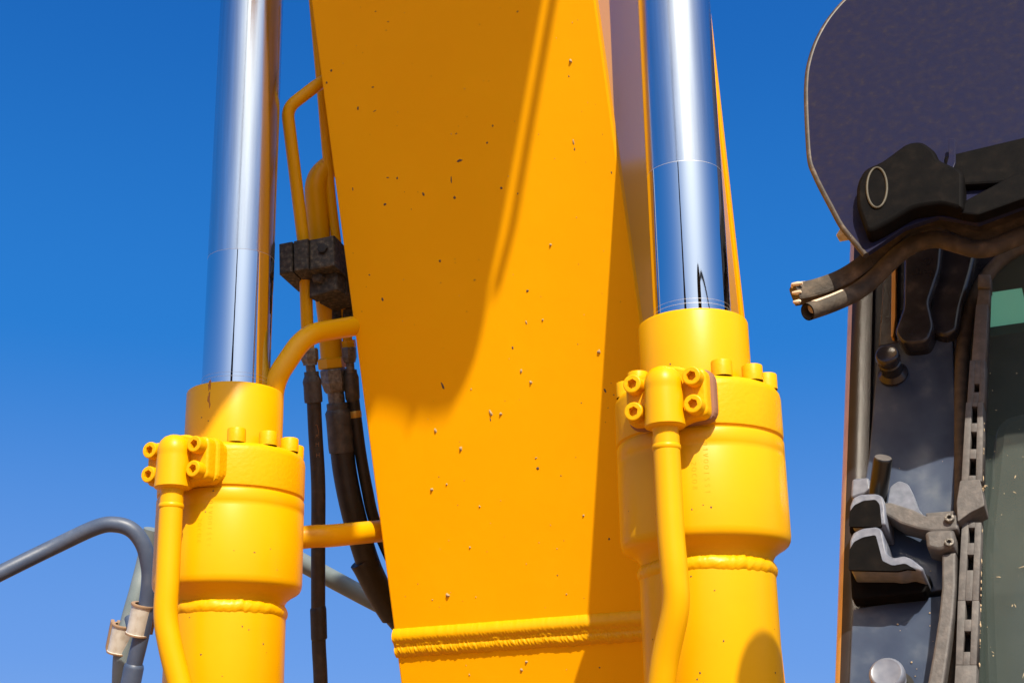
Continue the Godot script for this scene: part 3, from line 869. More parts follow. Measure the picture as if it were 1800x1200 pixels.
# ------------------------------------------------------------------ handrail on the deck behind
func handrail() -> void:
	var d := 3.1
	var o := thing("handrail", "blue-grey tubular handrail bending down behind the left cylinder, with pale clips", "handrail", at(225, 1240, d))
	var st := begin()
	tube(st, smooth_path(path([[-120, 1068, d - 0.1], [0, 1007, d - 0.05], [100, 958, d], [170, 926, d], [205, 922, d], [232, 932, d], [251, 957, d], [260, 990, d], [262, 1020, d], [256, 1070, d], [247, 1120, d], [232, 1180, d]]), 10), 0.0168, 28)
	part_w("rail_tube", st, M.rail, o)
	st = begin()
	fitting(st, at(236, 1166, d), at(212, 1290, d), [[0.0168, 0.0], [0.0195, 0.02], [0.0208, 0.05], [0.0208, 1.0]], 28)
	part_w("rail_socket", st, M.rail, o)
	# second upright, further back
	st = begin()
	tube(st, smooth_path(path([[268, 930, d + 0.25], [256, 985, d + 0.25], [242, 1040, d + 0.22], [228, 1090, d + 0.2], [214, 1160, d + 0.18], [212, 1320, d + 0.18]]), 8), 0.0205, 24)
	part_w("rear_upright", st, M.rail_pale, o)
	# clips
	for c in [[251, 1062, 240, 1116, 0.0], [216, 1098, 206, 1148, 0.18]]:
		st = begin()
		var a := at(c[0], c[1], d + c[4])
		var b := at(c[2], c[3], d + c[4])
		fitting(st, a, b, [[0.0172, 0.0], [0.0240, 0.0], [0.0240, 0.06], [0.0228, 0.07], [0.0228, 0.93], [0.0240, 0.94], [0.0240, 1.0], [0.0172, 1.0]], 28)
		var cp := part_w("clip", st, M.clip, o)
		st = begin()
		for e in [0.0, 0.95]:
			fitting(st, a.lerp(b, e), a.lerp(b, e + 0.05), [[0.0172, -0.2], [0.0246, -0.2], [0.0252, 0.5], [0.0246, 1.1], [0.0172, 1.1]], 28)
		block(st, Vector3(0.012, 0.0, 0.018), Vector3(0.040, a.distance_to(b), 0.026), 0.002, aimed(a, b, 2.3 if c[4] < 0.1 else 1.2))
		block(st, Vector3(0.012, 0.0, 0.004), Vector3(0.040, a.distance_to(b), 0.012), 0.002, aimed(a, b, 2.3 if c[4] < 0.1 else 1.2))
		part_w("clip_flange", st, M.clip_edge, o)
	st = begin()
	fitting(st, at(228, 1086, d + 0.04), at(232, 1104, d + 0.02), [[0.0, 0.0], [0.012, 0.0], [0.012, 0.9], [0.0, 1.0]], 16)
	part_w("clip_bolt", st, M.rail, o)
	o = thing("handrail", "far grey-green handrail tube slanting down behind the black hoses", "handrail", at(720, 1098, 4.2))
	st = begin()
	tube(st, smooth_path(path([[440, 938, 4.0], [530, 988, 4.05], [600, 1026, 4.1], [676, 1066, 4.15], [800, 1128, 4.2]]), 6), 0.0255, 24)
	part_w("rail_tube", st, M.rail_pale, o)

# ------------------------------------------------------------------ cab
var CX: Transform3D
func c2(x: float, y: float, off := 0.0) -> Vector2:
	var p := CX.affine_inverse() * on(x, y, CX.origin + CX.basis.z * off, CX.basis.z)
	return Vector2(p.x, p.y)

func cpoly(list: Array, off := 0.0) -> Array:
	var out := []
	for p in list:
		out.append(c2(p[0], p[1], off))
	return out

func cpath(list: Array) -> Array:        # [x, y, off] -> world
	var out := []
	for p in list:
		out.append(on(p[0], p[1], CX.origin + CX.basis.z * p[2], CX.basis.z))
	return out

func reversed_if(p: PackedVector2Array) -> PackedVector2Array:
	if not Geometry2D.is_polygon_clockwise(p):
		p.reverse()
	return p

func ladder(st: SurfaceTool, top: Array, bot: Array, slots: Array, z0: float, z1: float, off: float) -> void:
	# a bar from top [xl, xr, y] to bot [xl, xr, y] with slots [share0, share1] cut through its middle third
	var tl := c2(top[0], top[2], off)
	var tr := c2(top[1], top[2], off)
	var bl := c2(bot[0], bot[2], off)
	var br := c2(bot[1], bot[2], off)
	var edge := func(s: float, t: float) -> Vector2: return tl.lerp(bl, t).lerp(tr.lerp(br, t), s)
	var e0 := 0.36
	var e1 := 0.68
	if slots.is_empty():
		plate(st, PackedVector2Array([tl, tr, br, bl]), z0, z1, 0.0015)
		return
	plate(st, PackedVector2Array([tl, edge.call(e0, 0.0), edge.call(e0, 1.0), bl]), z0, z1, 0.0012)
	plate(st, PackedVector2Array([edge.call(e1, 0.0), tr, br, edge.call(e1, 1.0)]), z0, z1, 0.0012)
	var t := 0.0
	for s in slots + [[1.0, 1.0]]:
		if s[0] - t > 0.002:
			plate(st, PackedVector2Array([edge.call(e0, t), edge.call(e1, t), edge.call(e1, s[0]), edge.call(e0, s[0])]), z0, z1 - 0.0003, 0.0004)
		t = s[1]

func cab() -> void:
	var b := deg_to_rad(16.0)
	var n := -DEP * cos(b) + Vector3.UP * sin(b)
	var a := Vector3.UP * cos(b) + DEP * sin(b)
	CX = Transform3D(Basis(LAT, a, n), at(1478, 1000, 2.6))
	var o := thing("excavator_cab", "dark glossy cab corner with green tinted windscreen, right of the boom", "cab", CX.origin, CX.basis)
	# corner post: rounded section run along the slope
	var st := begin()
	var sec := [[-0.02, -1.3], [-0.004, -0.30], [0.0, -0.10], [0.0015, -0.060], [0.005, -0.038], [0.011, -0.022], [0.020, -0.010], [0.031, -0.003], [0.044, 0.0], [0.062, 0.0005], [0.064, -0.012], [0.215, -0.012]]
	var gy := 0
	var st_side := begin()
	var st_post := st
	for i in sec.size() - 1:
		if i == 9 or i == 10:
			gy += 1
		st = st_side if i < 6 else st_post
		st.set_smooth_group(gy)
		for k in 8:
			var y0 := -1.2 + k * 0.25
			var s0 := -0.017 + 0.046 * y0
			var s1 := -0.017 + 0.046 * (y0 + 0.25)
			quad(st, Vector3(sec[i][0] + s0, y0, sec[i][1]), Vector3(sec[i][0] + s1, y0 + 0.25, sec[i][1]), Vector3(sec[i + 1][0] + s1, y0 + 0.25, sec[i + 1][1]), Vector3(sec[i + 1][0] + s0, y0, sec[i + 1][1]))
	st = st_post
	part("corner_post", st, M.post, o)
	part("side_panel", st_side, M.side_tan, o)
	st = begin()
	plate(st, rounded(cpoly([[1546, 612], [1664, 592], [1676, 600], [1684, 780], [1678, 900], [1662, 1040], [1502, 1064], [1506, 960], [1530, 800]]), 0.006), -0.011, 0.008, 0.004)
	part("upper_panel", st, M.cab, o)
	st = begin()
	plate(st, rounded(cpoly([[1500, 1072], [1662, 1048], [1650, 1150], [1640, 1300], [1490, 1300]]), 0.006), -0.011, 0.006, 0.004)
	part("lower_panel", st, M.cab, o)
	# header above the windscreen corner
	st = begin()
	plate(st, PackedVector2Array(cpoly([[1560, 400], [1860, 340], [1860, 416], [1800, 426], [1764, 446], [1730, 480], [1704, 528], [1690, 588], [1684, 640], [1676, 600], [1664, 592], [1546, 612], [1552, 520]])), -0.011, 0.006, 0.003)
	part("header", st, M.header, o)
	st = begin()
	plate(st, rounded(cpoly([[1590, 380], [1660, 380], [1652, 470], [1632, 530], [1642, 572], [1630, 600], [1588, 604], [1572, 584], [1588, 540]], 0.05), 0.012), 0.007, 0.050, 0.014, Transform3D.IDENTITY, true)
	part("hinge_cover", st, M.header, o)
	st = begin()
	plate(st, rounded(cpoly([[1650, 430], [1720, 430], [1708, 480], [1690, 540], [1684, 580], [1664, 592], [1640, 586], [1632, 560]], 0.03), 0.016), 0.007, 0.032, 0.012, Transform3D.IDENTITY, true)
	part("hinge_cover", st, M.header, o)
	st = begin()
	plate(st, rounded(cpoly([[1569, 440], [1576, 440], [1575, 560], [1571, 592], [1567, 592]], 0.02), 0.001), 0.007, 0.022, 0.001)
	part("edge_reflection", st, M.edge_reflection_tone, o)  # thin yellow sliver painting the reflection along this edge
	# windscreen and its rubber seal
	st = begin()
	var seal_px := [[1650, 1330], [1668, 1200], [1684, 1050], [1690, 900], [1690, 760], [1691, 660], [1697, 590], [1711, 530], [1736, 484], [1768, 452], [1810, 432], [1900, 412]]
	var sp := []
	for p in seal_px:
		var q := c2(p[0], p[1], 0.0)
		sp.append(Vector3(q.x, q.y, 0.0))
	tube(st, smooth_path(sp, 8), 0.0135, 16)
	part("windscreen_seal", st, M.seal, o)
	st = begin()
	var gp := PackedVector2Array()
	for p in smooth_path(sp, 8):
		gp.append(Vector2(p.x, p.y))
	gp.append(Vector2(1.15, gp[-1].y))
	gp.append(Vector2(1.15, gp[0].y))
	plate(st, gp, -0.006, 0.0, 0.0005)
	part("windscreen", st, M.glass, o)
	# cab box: roof, rear wall with a window, far side, floor
	var zr := -1.30
	st = begin()
	block(st, Vector3(-0.02, -1.2, zr - 0.03), Vector3(1.2, 1.05, zr), 0.002)
	part("rear_wall", st, M.interior, o)
	st = begin()
	block(st, Vector3(1.16, -1.2, zr), Vector3(1.2, 1.05, -0.02), 0.002)
	part("far_side", st, M.interior, o)
	# roof with its hatch window: the opening lies where the sight line through the windscreen meets the roof
	var ry := 1.05
	var h0 := CX.affine_inverse() * on(1738, 592, CX.origin + CX.basis.y * ry, CX.basis.y)
	var h1 := CX.affine_inverse() * on(1797, 506, CX.origin + CX.basis.y * ry, CX.basis.y)
	var hx0: float = min(h0.x, h1.x)
	var hx1: float = max(h0.x, h1.x)
	var hz0: float = min(h0.z, h1.z)
	var hz1: float = max(h0.z, h1.z)
	var rb := Transform3D(Basis(Vector3.RIGHT, Vector3(0, 0, -1), Vector3.UP), Vector3.ZERO)      # x, depth, height
	st = begin()
	block(st, Vector3(-0.02, 0.0, ry), Vector3(hx0, 1.33, ry + 0.03), 0.004, rb)
	block(st, Vector3(hx1, 0.0, ry), Vector3(1.2, 1.33, ry + 0.03), 0.004, rb)
	block(st, Vector3(hx0, 0.0, ry), Vector3(hx1, -hz1, ry + 0.03), 0.002, rb)
	block(st, Vector3(hx0, -hz0, ry), Vector3(hx1, 1.33, ry + 0.03), 0.002, rb)
	part("roof", st, M.interior, o)
	st = begin()
	block(st, Vector3(hx0 - 0.01, -hz1 - 0.01, ry + 0.032), Vector3(hx1 + 0.01, -hz0 + 0.01, ry + 0.038), 0.001, rb)
	part("hatch_pane", st, M.hatch, o)
	st = begin()
	block(st, Vector3(0.0, -1.2, zr), Vector3(1.16, -1.15, -0.03), 0.002)
	part("cab_floor", st, M.interior, o)
	st = begin()
	plate(st, rounded(cpoly([[1760, 760], [1900, 740], [1900, 1300], [1745, 1300], [1735, 1000]], -0.7), 0.05), -0.8, -0.62, 0.04)
	part("seat", st, M.interior, o)
	st = begin()
	for i in 26:
		var q := c2(rng.randf_range(1735, 1800), rng.randf_range(640, 1195), 0.001)
		var f := rng.randf_range(0.0004, 0.0012)
		var an := rng.randf_range(0, PI)
		var lg := f * (rng.randf_range(2.5, 8.0) if rng.randf() < 0.25 else 1.0)
		blob(st, Vector3(q.x, q.y, 0.0006), Vector3(cos(an), sin(an), 0) * lg, Vector3(-sin(an), cos(an), 0) * f, Vector3(0, 0, f * 0.6))
	for i in 22:
		var q := c2(rng.randf_range(1560, 1660), rng.randf_range(790, 1190), 0.008)
		var f := rng.randf_range(0.0006, 0.0017)
		blob(st, Vector3(q.x, q.y, 0.0078), Vector3(f, 0, 0), Vector3(0, f, 0), Vector3(0, 0, f * 0.6))
	part("straw_specks", st, M.straw, o).set_meta("kind", "stuff")

	# round buffers on the post
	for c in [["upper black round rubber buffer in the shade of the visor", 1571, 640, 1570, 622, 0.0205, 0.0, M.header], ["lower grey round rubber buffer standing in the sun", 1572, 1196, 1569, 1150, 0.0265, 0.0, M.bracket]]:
		var base := on(c[1], c[2] + 18, CX.origin + CX.basis.z * 0.008, CX.basis.z)
		var tip := base + (CX.basis.z * 0.92 + Vector3.UP * 0.10).normalized() * 0.062
		var t := thing("rubber_buffer", c[0], "buffer", base, Basis.IDENTITY, "rubber buffers on the cab corner")
		var r: float = c[5]
		st = begin()
		fitting(st, base, tip, [[r * 1.35, 0.0], [r * 1.35, 0.06], [r * 1.0, 0.20], [r * 0.95, 0.45], [0.0, 0.45]], 28)
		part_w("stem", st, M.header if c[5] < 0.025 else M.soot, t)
		st = begin()
		fitting(st, base, tip, [[r * 0.95, 0.46], [r * 1.0, 0.50], [r * 1.02, 0.56], [r * 0.9, 0.60], [r * 0.9, 0.66], [r * 1.08, 0.72], [r * 1.10, 0.80], [r * 1.08, 0.92], [r * 1.0, 0.98], [r * 0.90, 1.0], [r * 0.80, 0.985], [0.0, 0.985]], 32)
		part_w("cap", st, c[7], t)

	# latch bracket and its pin
	var t2 := thing("latch_bracket", "blue-grey hooked steel latch bracket bolted low on the cab corner", "bracket", on(1550, 1010, CX.origin, CX.basis.z), CX.basis)
	var bxf := t2.global_transform.affine_inverse() * CX
	for pl in [["hook", [[1496, 922], [1494, 890], [1500, 874], [1514, 868], [1542, 867], [1552, 872], [1556, 888], [1558, 922]], 0.010, 0.085, M.bracket, [[1493, 926], [1494, 900], [1502, 888], [1518, 880], [1540, 878], [1547, 886], [1551, 926]]], ["hook", [[1494, 1000], [1494, 950], [1500, 936], [1516, 928], [1542, 925], [1551, 931], [1555, 950], [1560, 974], [1572, 980], [1590, 976], [1604, 982], [1624, 998], [1620, 1004], [1600, 998], [1580, 1002], [1560, 1000]], 0.010, 0.090, M.bracket, [[1492, 1002], [1494, 966], [1502, 952], [1518, 944], [1540, 940], [1546, 962], [1552, 986], [1570, 994], [1592, 990], [1612, 1002], [1596, 1000], [1580, 1004]]]]:
		st = begin()
		plate(st, rounded(cpoly(pl[1], pl[3]), 0.005), pl[2], pl[3], 0.005, bxf, true)
		var hk := part(pl[0], st, pl[4], t2)
		st = begin()
		plate(st, rounded(cpoly(pl[5], pl[3]), 0.004), pl[3] - 0.004, pl[3] + 0.0008, 0.0003, bxf)
		part("shaded_face", st, M.mount, hk)  # black inlay painting shade on the hook front below its lit rim
	st = begin()
	plate(st, rounded(cpoly([[1500, 918], [1556, 918], [1556, 950], [1500, 950]], 0.03), 0.004), 0.010, 0.060, 0.003, bxf)
	plate(st, rounded(cpoly([[1498, 996], [1566, 996], [1610, 1010], [1640, 1020], [1630, 1050], [1502, 1062]], 0.02), 0.006), 0.010, 0.040, 0.006, bxf)
	part("shade_block", st, M.mount, t2)  # black fill standing for the shade between and under the hooks
	st = begin()
	plate(st, rounded(cpoly([[1556, 920], [1566, 858], [1582, 847], [1598, 853], [1608, 872], [1616, 896], [1632, 918], [1600, 912], [1575, 914]], 0.03), 0.006), 0.010, 0.036, 0.008, bxf, true)
	plate(st, rounded(cpoly([[1498, 880], [1500, 846], [1530, 843], [1534, 868]], 0.02), 0.006), 0.010, 0.030, 0.006, bxf, true)
	part("guide_lug", st, M.bracket, t2)
	var pin0 := on(1543, 878, CX.origin + CX.basis.z * 0.03, CX.basis.z)
	var pin1 := on(1553, 804, CX.origin + CX.basis.z * 0.088, CX.basis.z)
	var t3 := thing("latch_pin", "black round steel latch pin leaning out of the hooked bracket", "pin", pin0)
	st = begin()
	fitting(st, pin0, pin1, [[0.0165, 0.0], [0.0166, 0.94], [0.0160, 0.98], [0.0146, 1.0]], 28)
	part_w("shank", st, M.pin, t3)
	st = begin()
	fitting(st, pin0, pin1, [[0.0, 0.999], [0.0148, 0.999], [0.0143, 1.006], [0.0, 1.008]], 28)
	part_w("end_face", st, M.wiper, t3)

	# wiper
	var wp := thing("windscreen_wiper", "dusty grey slotted windscreen wiper with its jointed arm", "wiper", on(1690, 1250, CX.origin, CX.basis.z), CX.basis)
	var wx := wp.global_transform.affine_inverse() * CX
	var zo := 0.045
	var segs := [
		[[1722, 1743, 488], [1721, 1743, 511], [], 0.030, 0.056],
		[[1722, 1742, 512], [1718, 1740, 541], [], 0.032, 0.052],
		[[1718, 1739, 541], [1710, 1734, 640], [], 0.032, 0.056],
		[[1708, 1735, 641], [1703, 1733, 716], [[0.55, 0.75]], 0.032, 0.060],
		[[1702, 1732, 718], [1694, 1731, 856], [[0.05, 0.27], [0.38, 0.60], [0.72, 0.93]], 0.034, 0.066],
		[[1694, 1728, 925], [1687, 1724, 1062], [[0.07, 0.27], [0.42, 0.62]], 0.034, 0.060],
		[[1687, 1724, 1062], [1683, 1720, 1175], [[0.0, 0.30], [0.48, 0.80]], 0.034, 0.060],
		[[1683, 1720, 1175], [1676, 1716, 1300], [], 0.034, 0.060]]
	for s in segs:
		st = begin()
		ladder(st, s[0], s[1], s[2], s[3], s[4], zo)
		var s3 := SurfaceTool.new()
		st.generate_normals()
		s3.append_from(st.commit(), 0, wx)
		part("blade_segment", s3, M.wiper, wp)
	st = begin()
	plate(st, PackedVector2Array(cpoly([[1738, 500], [1742, 500], [1728, 900], [1718, 1250], [1690, 1250], [1700, 900]], 0.015)), 0.001, 0.030, 0.001, wx)
	part("blade_rubber", st, M.soot, wp)
	st = begin()
	plate(st, rounded(cpoly([[1694, 862], [1729, 860], [1736, 896], [1737, 906], [1712, 918], [1690, 934], [1688, 900]], zo), 0.003), 0.034, 0.080, 0.004, wx)
	part("blade_joint", st, M.wiper, wp)
	st = begin()
	plate(st, rounded(cpoly([[1553, 912], [1554, 898], [1572, 896], [1610, 908], [1634, 920], [1690, 918], [1690, 944], [1650, 948], [1622, 944], [1590, 934]], zo), 0.004), 0.036, 0.074, 0.004, wx)
	plate(st, rounded(cpoly([[1630, 908], [1682, 904], [1684, 922], [1634, 922]], zo), 0.003), 0.034, 0.060, 0.004, wx)
	part("cross_arm", st, M.wiper, wp)
	st = begin()
	plate(st, rounded(cpoly([[1632, 952], [1640, 947], [1683, 945], [1685, 976], [1655, 983], [1636, 978]], zo), 0.006), 0.036, 0.078, 0.006, wx, true)
	part("arm_knuckle", st, M.wiper, wp)
	st = begin()
	var left_px := [[1660, 984], [1660, 1040], [1655, 1090], [1646, 1150], [1636, 1205], [1615, 1300]]
	var right_px := [[1647, 1300], [1664, 1205], [1672, 1150], [1680, 1090], [1684, 1040], [1684, 980]]
	plate(st, PackedVector2Array(cpoly(left_px + right_px, zo)), 0.040, 0.066, 0.004, wx)
	part("lower_arm", st, M.wiper, wp)
	for s in [[1671, 914], [1671, 957]]:
		var q := c2(s[0], s[1], 0.072)
		st = begin()
		socket_bolt(st, wx * Transform3D(Basis(Vector3.RIGHT, Vector3(0, 0, 1), Vector3(0, -1, 0)), Vector3(q.x, q.y, 0.070)), 0.0078, 0.013, 0.004)
		part("arm_screw", st, M.steel, wp)
	st = begin()
	for i in 40:
		var q := c2(1712 + rng.randf_range(-22, 22), rng.randf_range(852, 866), 0.07)
		blob(st, wx * Vector3(q.x, q.y, 0.068), Vector3(rng.randf_range(0.001, 0.003), 0, 0), Vector3(0, rng.randf_range(0.0006, 0.0018), 0), Vector3(0, 0, 0.0014))
	for i in 34:
		var yy := rng.randf_range(735, 1190)
		var q := c2(lerpf(1731, 1722, (yy - 735) / 455.0), yy, 0.06)
		blob(st, wx * Vector3(q.x, q.y, 0.058), Vector3(rng.randf_range(0.0005, 0.0013), 0, 0), Vector3(0, pow(rng.randf(), 2.0) * 0.006 + 0.0006, 0), Vector3(0, 0, 0.0010))
	part("straw_specks", st, M.straw, wp).set_meta("kind", "stuff")

	# smoky visor: a bent sheet whose top leans out over the windscreen
	var gam := deg_to_rad(-20.0)
	var vn := -DEP * cos(gam) - Vector3.UP * sin(gam)
	var vy := vn.cross(LAT)
	var VX := Transform3D(Basis(LAT, vy, vn), at(1520, 445, 2.52))
	var v2 := func(x: float, y: float) -> Vector2:
		var p := VX.affine_inverse() * on(x, y, VX.origin, VX.basis.z)
		return Vector2(p.x, p.y)
	var vis := thing("rain_visor", "dark smoky curved rain visor filling the upper right corner", "visor", VX.origin, VX.basis)
	var edge_px := [[1522, 446], [1500, 420], [1480, 395], [1462, 362], [1445, 330], [1433, 305], [1424, 280], [1420, 230], [1418, 180], [1418, 150], [1421, 118], [1431, 82], [1445, 52], [1462, 26], [1485, 0], [1510, -20], [1550, -45], [1620, -70]]
	var vp := PackedVector2Array()
	for p in edge_px:
		vp.append(v2.call(p[0], p[1]))
	vp.append(v2.call(1950, -70))
	vp.append(v2.call(1950, 330))
	vp.append(v2.call(1800, 362))
	vp.append(v2.call(1720, 392))
	vp.append(v2.call(1650, 380))
	vp.append(v2.call(1590, 400))
	st = begin()
	plate(st, vp, -0.009, 0.0, 0.0015)
	part("sheet", st, M.visor, vis)
	st = begin()
	var rp := []
	for p in edge_px:
		var q: Vector2 = v2.call(p[0], p[1])
		rp.append(Vector3(q.x, q.y, -0.0045))
	tube(st, smooth_path(rp, 4), 0.0058, 12)
	part("rolled_edge", st, M.visor_rim, vis)
	# its mounting bracket, in front of the sheet
	var mb := thing("visor_mount", "black moulded mount with an oval eyelet under the visor", "mount", VX.origin, VX.basis)
	st = begin()
	plate(st, rounded([v2.call(1530, 430), v2.call(1512, 380), v2.call(1512, 342), v2.call(1526, 316), v2.call(1556, 304), v2.call(1580, 286), v2.call(1602, 270), v2.call(1628, 268), v2.call(1650, 284), v2.call(1656, 300), v2.call(1700, 320), v2.call(1700, 390), v2.call(1660, 378), v2.call(1610, 385), v2.call(1560, 415)], 0.014), 0.001, 0.030, 0.012, Transform3D.IDENTITY, true)
	part("mount_body", st, M.mount, mb)
	st = begin()
	plate(st, rounded([v2.call(1662, 285), v2.call(1810, 250), v2.call(1900, 236), v2.call(1900, 318), v2.call(1800, 330), v2.call(1690, 336), v2.call(1664, 320)], 0.006), 0.001, 0.016, 0.005)
	plate(st, rounded([v2.call(1690, 388), v2.call(1700, 366), v2.call(1790, 318), v2.call(1900, 300), v2.call(1900, 350), v2.call(1800, 364), v2.call(1722, 392)], 0.006), 0.001, 0.020, 0.006)
	part("mount_arm", st, M.mount, mb)
	st = begin()
	plate(st, rounded([v2.call(1672, 290), v2.call(1672, 258), v2.call(1684, 258), v2.call(1684, 300), v2.call(1674, 326), v2.call(1664, 320)], 0.004), 0.017, 0.021, 0.001)
	part("mount_tab", st, M.visor, mb)
	st = begin()
	var rr := []
	for i in 41:
		var an := TAU * i / 40
		var q: Vector2 = v2.call(1549 + cos(an) * 17.5, 352 + sin(an) * 35)
		rr.append(Vector3(q.x, q.y, 0.032))
	tube(st, rr, 0.0022, 10, false)
	part("eyelet_rim", st, M.eyelet, mb)
	st = begin()
	var ov := PackedVector2Array()
	for i in 32:
		var an := TAU * i / 32
		ov.append(v2.call(1549 + cos(an) * 16, 352 + sin(an) * 33.5))
	plate(st, ov, 0.020, 0.031, 0.001)
	part("eyelet", st, M.mount, mb)
	# drip mouldings under the visor
	var dn := -DEP
	var DO := at(1520, 490, 2.62)
	var dp := func(list: Array, off: float) -> Array:
		var out := []
		for p in list:
			out.append(on(p[0], p[1], DO + dn * (off + (p[2] if p.size() > 2 else 0.0)), dn))
		return out
	var up_px := [[1397, 517, 0.05], [1425, 512, 0.034], [1455, 503, 0.02], [1485, 490, 0.010], [1515, 471, 0.006], [1542, 449], [1566, 424], [1590, 403], [1618, 390], [1650, 387], [1680, 396], [1704, 408], [1724, 413], [1750, 406], [1780, 395], [1815, 380], [1900, 345]]
	var drip := thing("drip_moulding", "upper flat rubber drip moulding waving along the visor's lower edge", "moulding", DO, Basis.IDENTITY, "rubber mouldings under the visor")
	st = begin()
	var upts := smooth_path(dp.call(up_px, 0.0), 6)
	# rectangular section
	var fr := ring_frames(upts)
	var secw := [Vector2(-0.0175, 0.014), Vector2(-0.0175, -0.012), Vector2(-0.012, -0.014), Vector2(0.012, -0.014), Vector2(0.0175, -0.012), Vector2(0.0175, 0.008), Vector2(0.0155, 0.013), Vector2(0.0, 0.0165), Vector2(-0.014, 0.0155)]
	var rings := []
	for i in upts.size():
		var t: Vector3 = (upts[min(i + 1, upts.size() - 1)] - upts[max(i - 1, 0)]).normalized()
		var f := (dn - t * dn.dot(t)).normalized()
		var u := f.cross(t).normalized()
		if u.y < 0:
			u = -u
		var rg := []
		for s in secw:
			rg.append(upts[i] + u * s.x + f * s.y)
		rings.append(rg)
	for j in secw.size():
		var k := (j + 1) % secw.size()
		st.set_smooth_group(j)
		for i in upts.size() - 1:
			quad(st, rings[i][j], rings[i + 1][j], rings[i + 1][k], rings[i][k])
	st.set_smooth_group(-1)
	for j in range(1, secw.size() - 1):
		tri(st, rings[0][0], rings[0][j], rings[0][j + 1])
	part_w("strip", st, M.strip, drip)
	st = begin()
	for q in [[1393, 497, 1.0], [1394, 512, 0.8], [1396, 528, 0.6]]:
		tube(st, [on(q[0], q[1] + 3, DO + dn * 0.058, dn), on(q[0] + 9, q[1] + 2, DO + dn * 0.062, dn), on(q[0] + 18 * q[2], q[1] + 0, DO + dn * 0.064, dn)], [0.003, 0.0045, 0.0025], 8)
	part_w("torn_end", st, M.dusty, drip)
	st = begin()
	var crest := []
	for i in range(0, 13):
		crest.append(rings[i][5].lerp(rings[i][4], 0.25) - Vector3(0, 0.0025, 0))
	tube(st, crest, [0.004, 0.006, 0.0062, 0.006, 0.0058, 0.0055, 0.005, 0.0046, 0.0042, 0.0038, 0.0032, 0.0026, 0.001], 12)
	part_w("sunlit_dust_crest", st, M.dusty, drip)  # overlay painting the sunlit, dusty top of the strip end
	var tubm := thing("drip_moulding", "lower hollow rubber tube moulding with its open end at the left", "moulding", DO, Basis.IDENTITY, "rubber mouldings under the visor")
	var lo_px := [[1420, 548, 0.085], [1450, 538, 0.055], [1480, 526, 0.03], [1508, 512, 0.012], [1536, 490], [1562, 464], [1588, 441], [1616, 426], [1650, 421], [1686, 430], [1718, 438], [1748, 434], [1780, 421], [1830, 400], [1900, 372]]
	st = begin()
	var lpts := smooth_path(dp.call(lo_px, 0.012), 6)
	tube(st, lpts, 0.0155, 24, false)
	var inner := []
	for p in lpts.slice(0, 14):
		inner.append(p)
	tube(st, inner, 0.0125, 24, false)
	part_w("hollow_tube", st, M.strip, tubm)
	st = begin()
	var sunlit_dust_path := []
	var sunlit_dust_r := []
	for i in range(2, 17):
		sunlit_dust_path.append(lpts[i] + Vector3.UP * 0.0038 + dn * 0.0012)
		sunlit_dust_r.append(0.009 if i == 2 else 0.0122 if i < 14 else 0.0122 - 0.0035 * (i - 13))
	tube(st, sunlit_dust_path, sunlit_dust_r, 20)
	part_w("sunlit_dust_back", st, M.dusty, tubm)  # sun on the dusty tube end, painted as a pale overlay
	# small tab of the mirror bracket behind the visor's edge
	st = begin()
	var tabx := Transform3D(Basis(LAT, Vector3.UP, -DEP), at(1478, 405, 2.75))
	plate(st, rounded([Vector2(-0.010, -0.009), Vector2(0.004, 0.011), Vector2(0.022, 0.011), Vector2(0.022, -0.009)], 0.003), -0.03, 0.0, 0.002, tabx)
	var tb := thing("bracket_tab", "small pale grey tab sticking out behind the visor edge", "bracket", tabx.origin)
	part_w("tab", st, M.clip, tb)

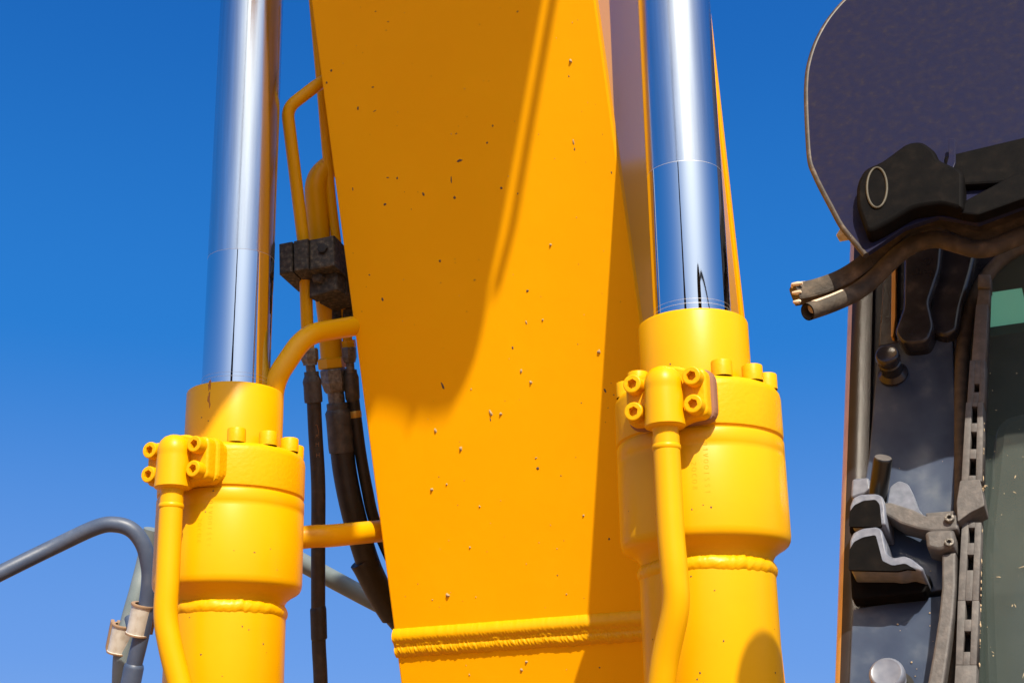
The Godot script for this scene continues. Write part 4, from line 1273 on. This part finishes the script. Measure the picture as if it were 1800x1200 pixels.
# ------------------------------------------------------------------ things added outside the view, for shade and reflections only
func overhead() -> void:
	var az := atan2(SUN.x, SUN.z)
	var u := Vector3(cos(az), 0, -sin(az))
	var v := SUN.cross(u)
	var dist := 0.9
	var ox := Transform3D(Basis(u, v, SUN), EYE + SUN * dist)
	var o := thing("added_shade_blocker", "yellow dipper added unseen overhead to shade the boom", "shade_blocker", ox.origin, ox.basis)
	var st := begin()
	var poly := PackedVector2Array([Vector2(-0.135, 2.2), Vector2(-0.115, 2.16), Vector2(-0.095, 2.075), Vector2(-0.047, 2.069), Vector2(0.008, 2.117), Vector2(0.06, 2.155), Vector2(0.105, 2.175), Vector2(0.125, 2.09), Vector2(0.208, 2.09), Vector2(0.212, 2.222), Vector2(0.226, 2.233), Vector2(0.257, 2.214), Vector2(0.278, 2.198), Vector2(0.286, 2.186), Vector2(0.294, 2.190), Vector2(0.315, 2.176), Vector2(0.345, 2.163), Vector2(0.366, 2.169), Vector2(0.38, 2.18), Vector2(0.389, 2.2), Vector2(0.392, 2.22), Vector2(0.402, 2.243), Vector2(0.412, 2.273), Vector2(0.421, 2.302), Vector2(0.438, 2.36), Vector2(0.475, 2.47), Vector2(0.52, 2.6), Vector2(0.52, 3.1), Vector2(-0.135, 3.1)])
	plate(st, poly, 0.0, 0.10, 0.004)  # added blocker, outlined to throw the wanted shade on boom and pipes
	part("shade_blocker_body", st, M.paint, o)
	st = begin()
	tube(st, [Vector3(0.400, 2.205, 0.05), Vector3(0.419, 2.236, 0.05), Vector3(0.436, 2.294, 0.05), Vector3(0.453, 2.351, 0.05), Vector3(0.505, 2.50, 0.05), Vector3(0.56, 2.7, 0.05)], 0.0072, 12)
	part("shade_blocker_hose", st, M.black_rubber, o)
	# mast added outside the view for the dark streak in the chrome
	st = begin()
	lathe(st, [[0.13, 0.0], [0.13, 2.9], [0.075, 3.05], [0.05, 3.35], [0.035, 4.4], [0.0, 4.45]], 20, Transform3D(Basis.IDENTITY, Vector3(-0.62, 0, -0.1)))
	var pm := thing("added_reflection_post", "slim dark mast added out of view to streak the chrome", "reflection_post", Vector3(-0.62, 0, -0.1))
	part_w("reflection_post_tube", st, M.pole, pm)
	# round disc added out of frame to shade the right cylinder
	var hit := at(1352, 1388, 1.93)
	var c := hit + SUN * 1.3
	var mr := thing("added_shade_disc", "round disc added out of view to shade the right cylinder", "mirror", c)
	st = begin()
	fitting(st, c + SUN * -0.012, c + SUN * 0.02, [[0.0, 0.0], [0.070, 0.0], [0.075, 0.3], [0.06, 0.8], [0.0, 1.0]], 28)
	part_w("shade_disc_head", st, M.soot, mr)
	st = begin()
	tube(st, smooth_path([c + SUN * 0.02, c + LAT * 0.3 + Vector3.UP * 0.1 + SUN * 0.05, c + LAT * 0.7 + DEP * 0.6], 8), 0.009, 12)
	part_w("shade_disc_arm", st, M.soot, mr)
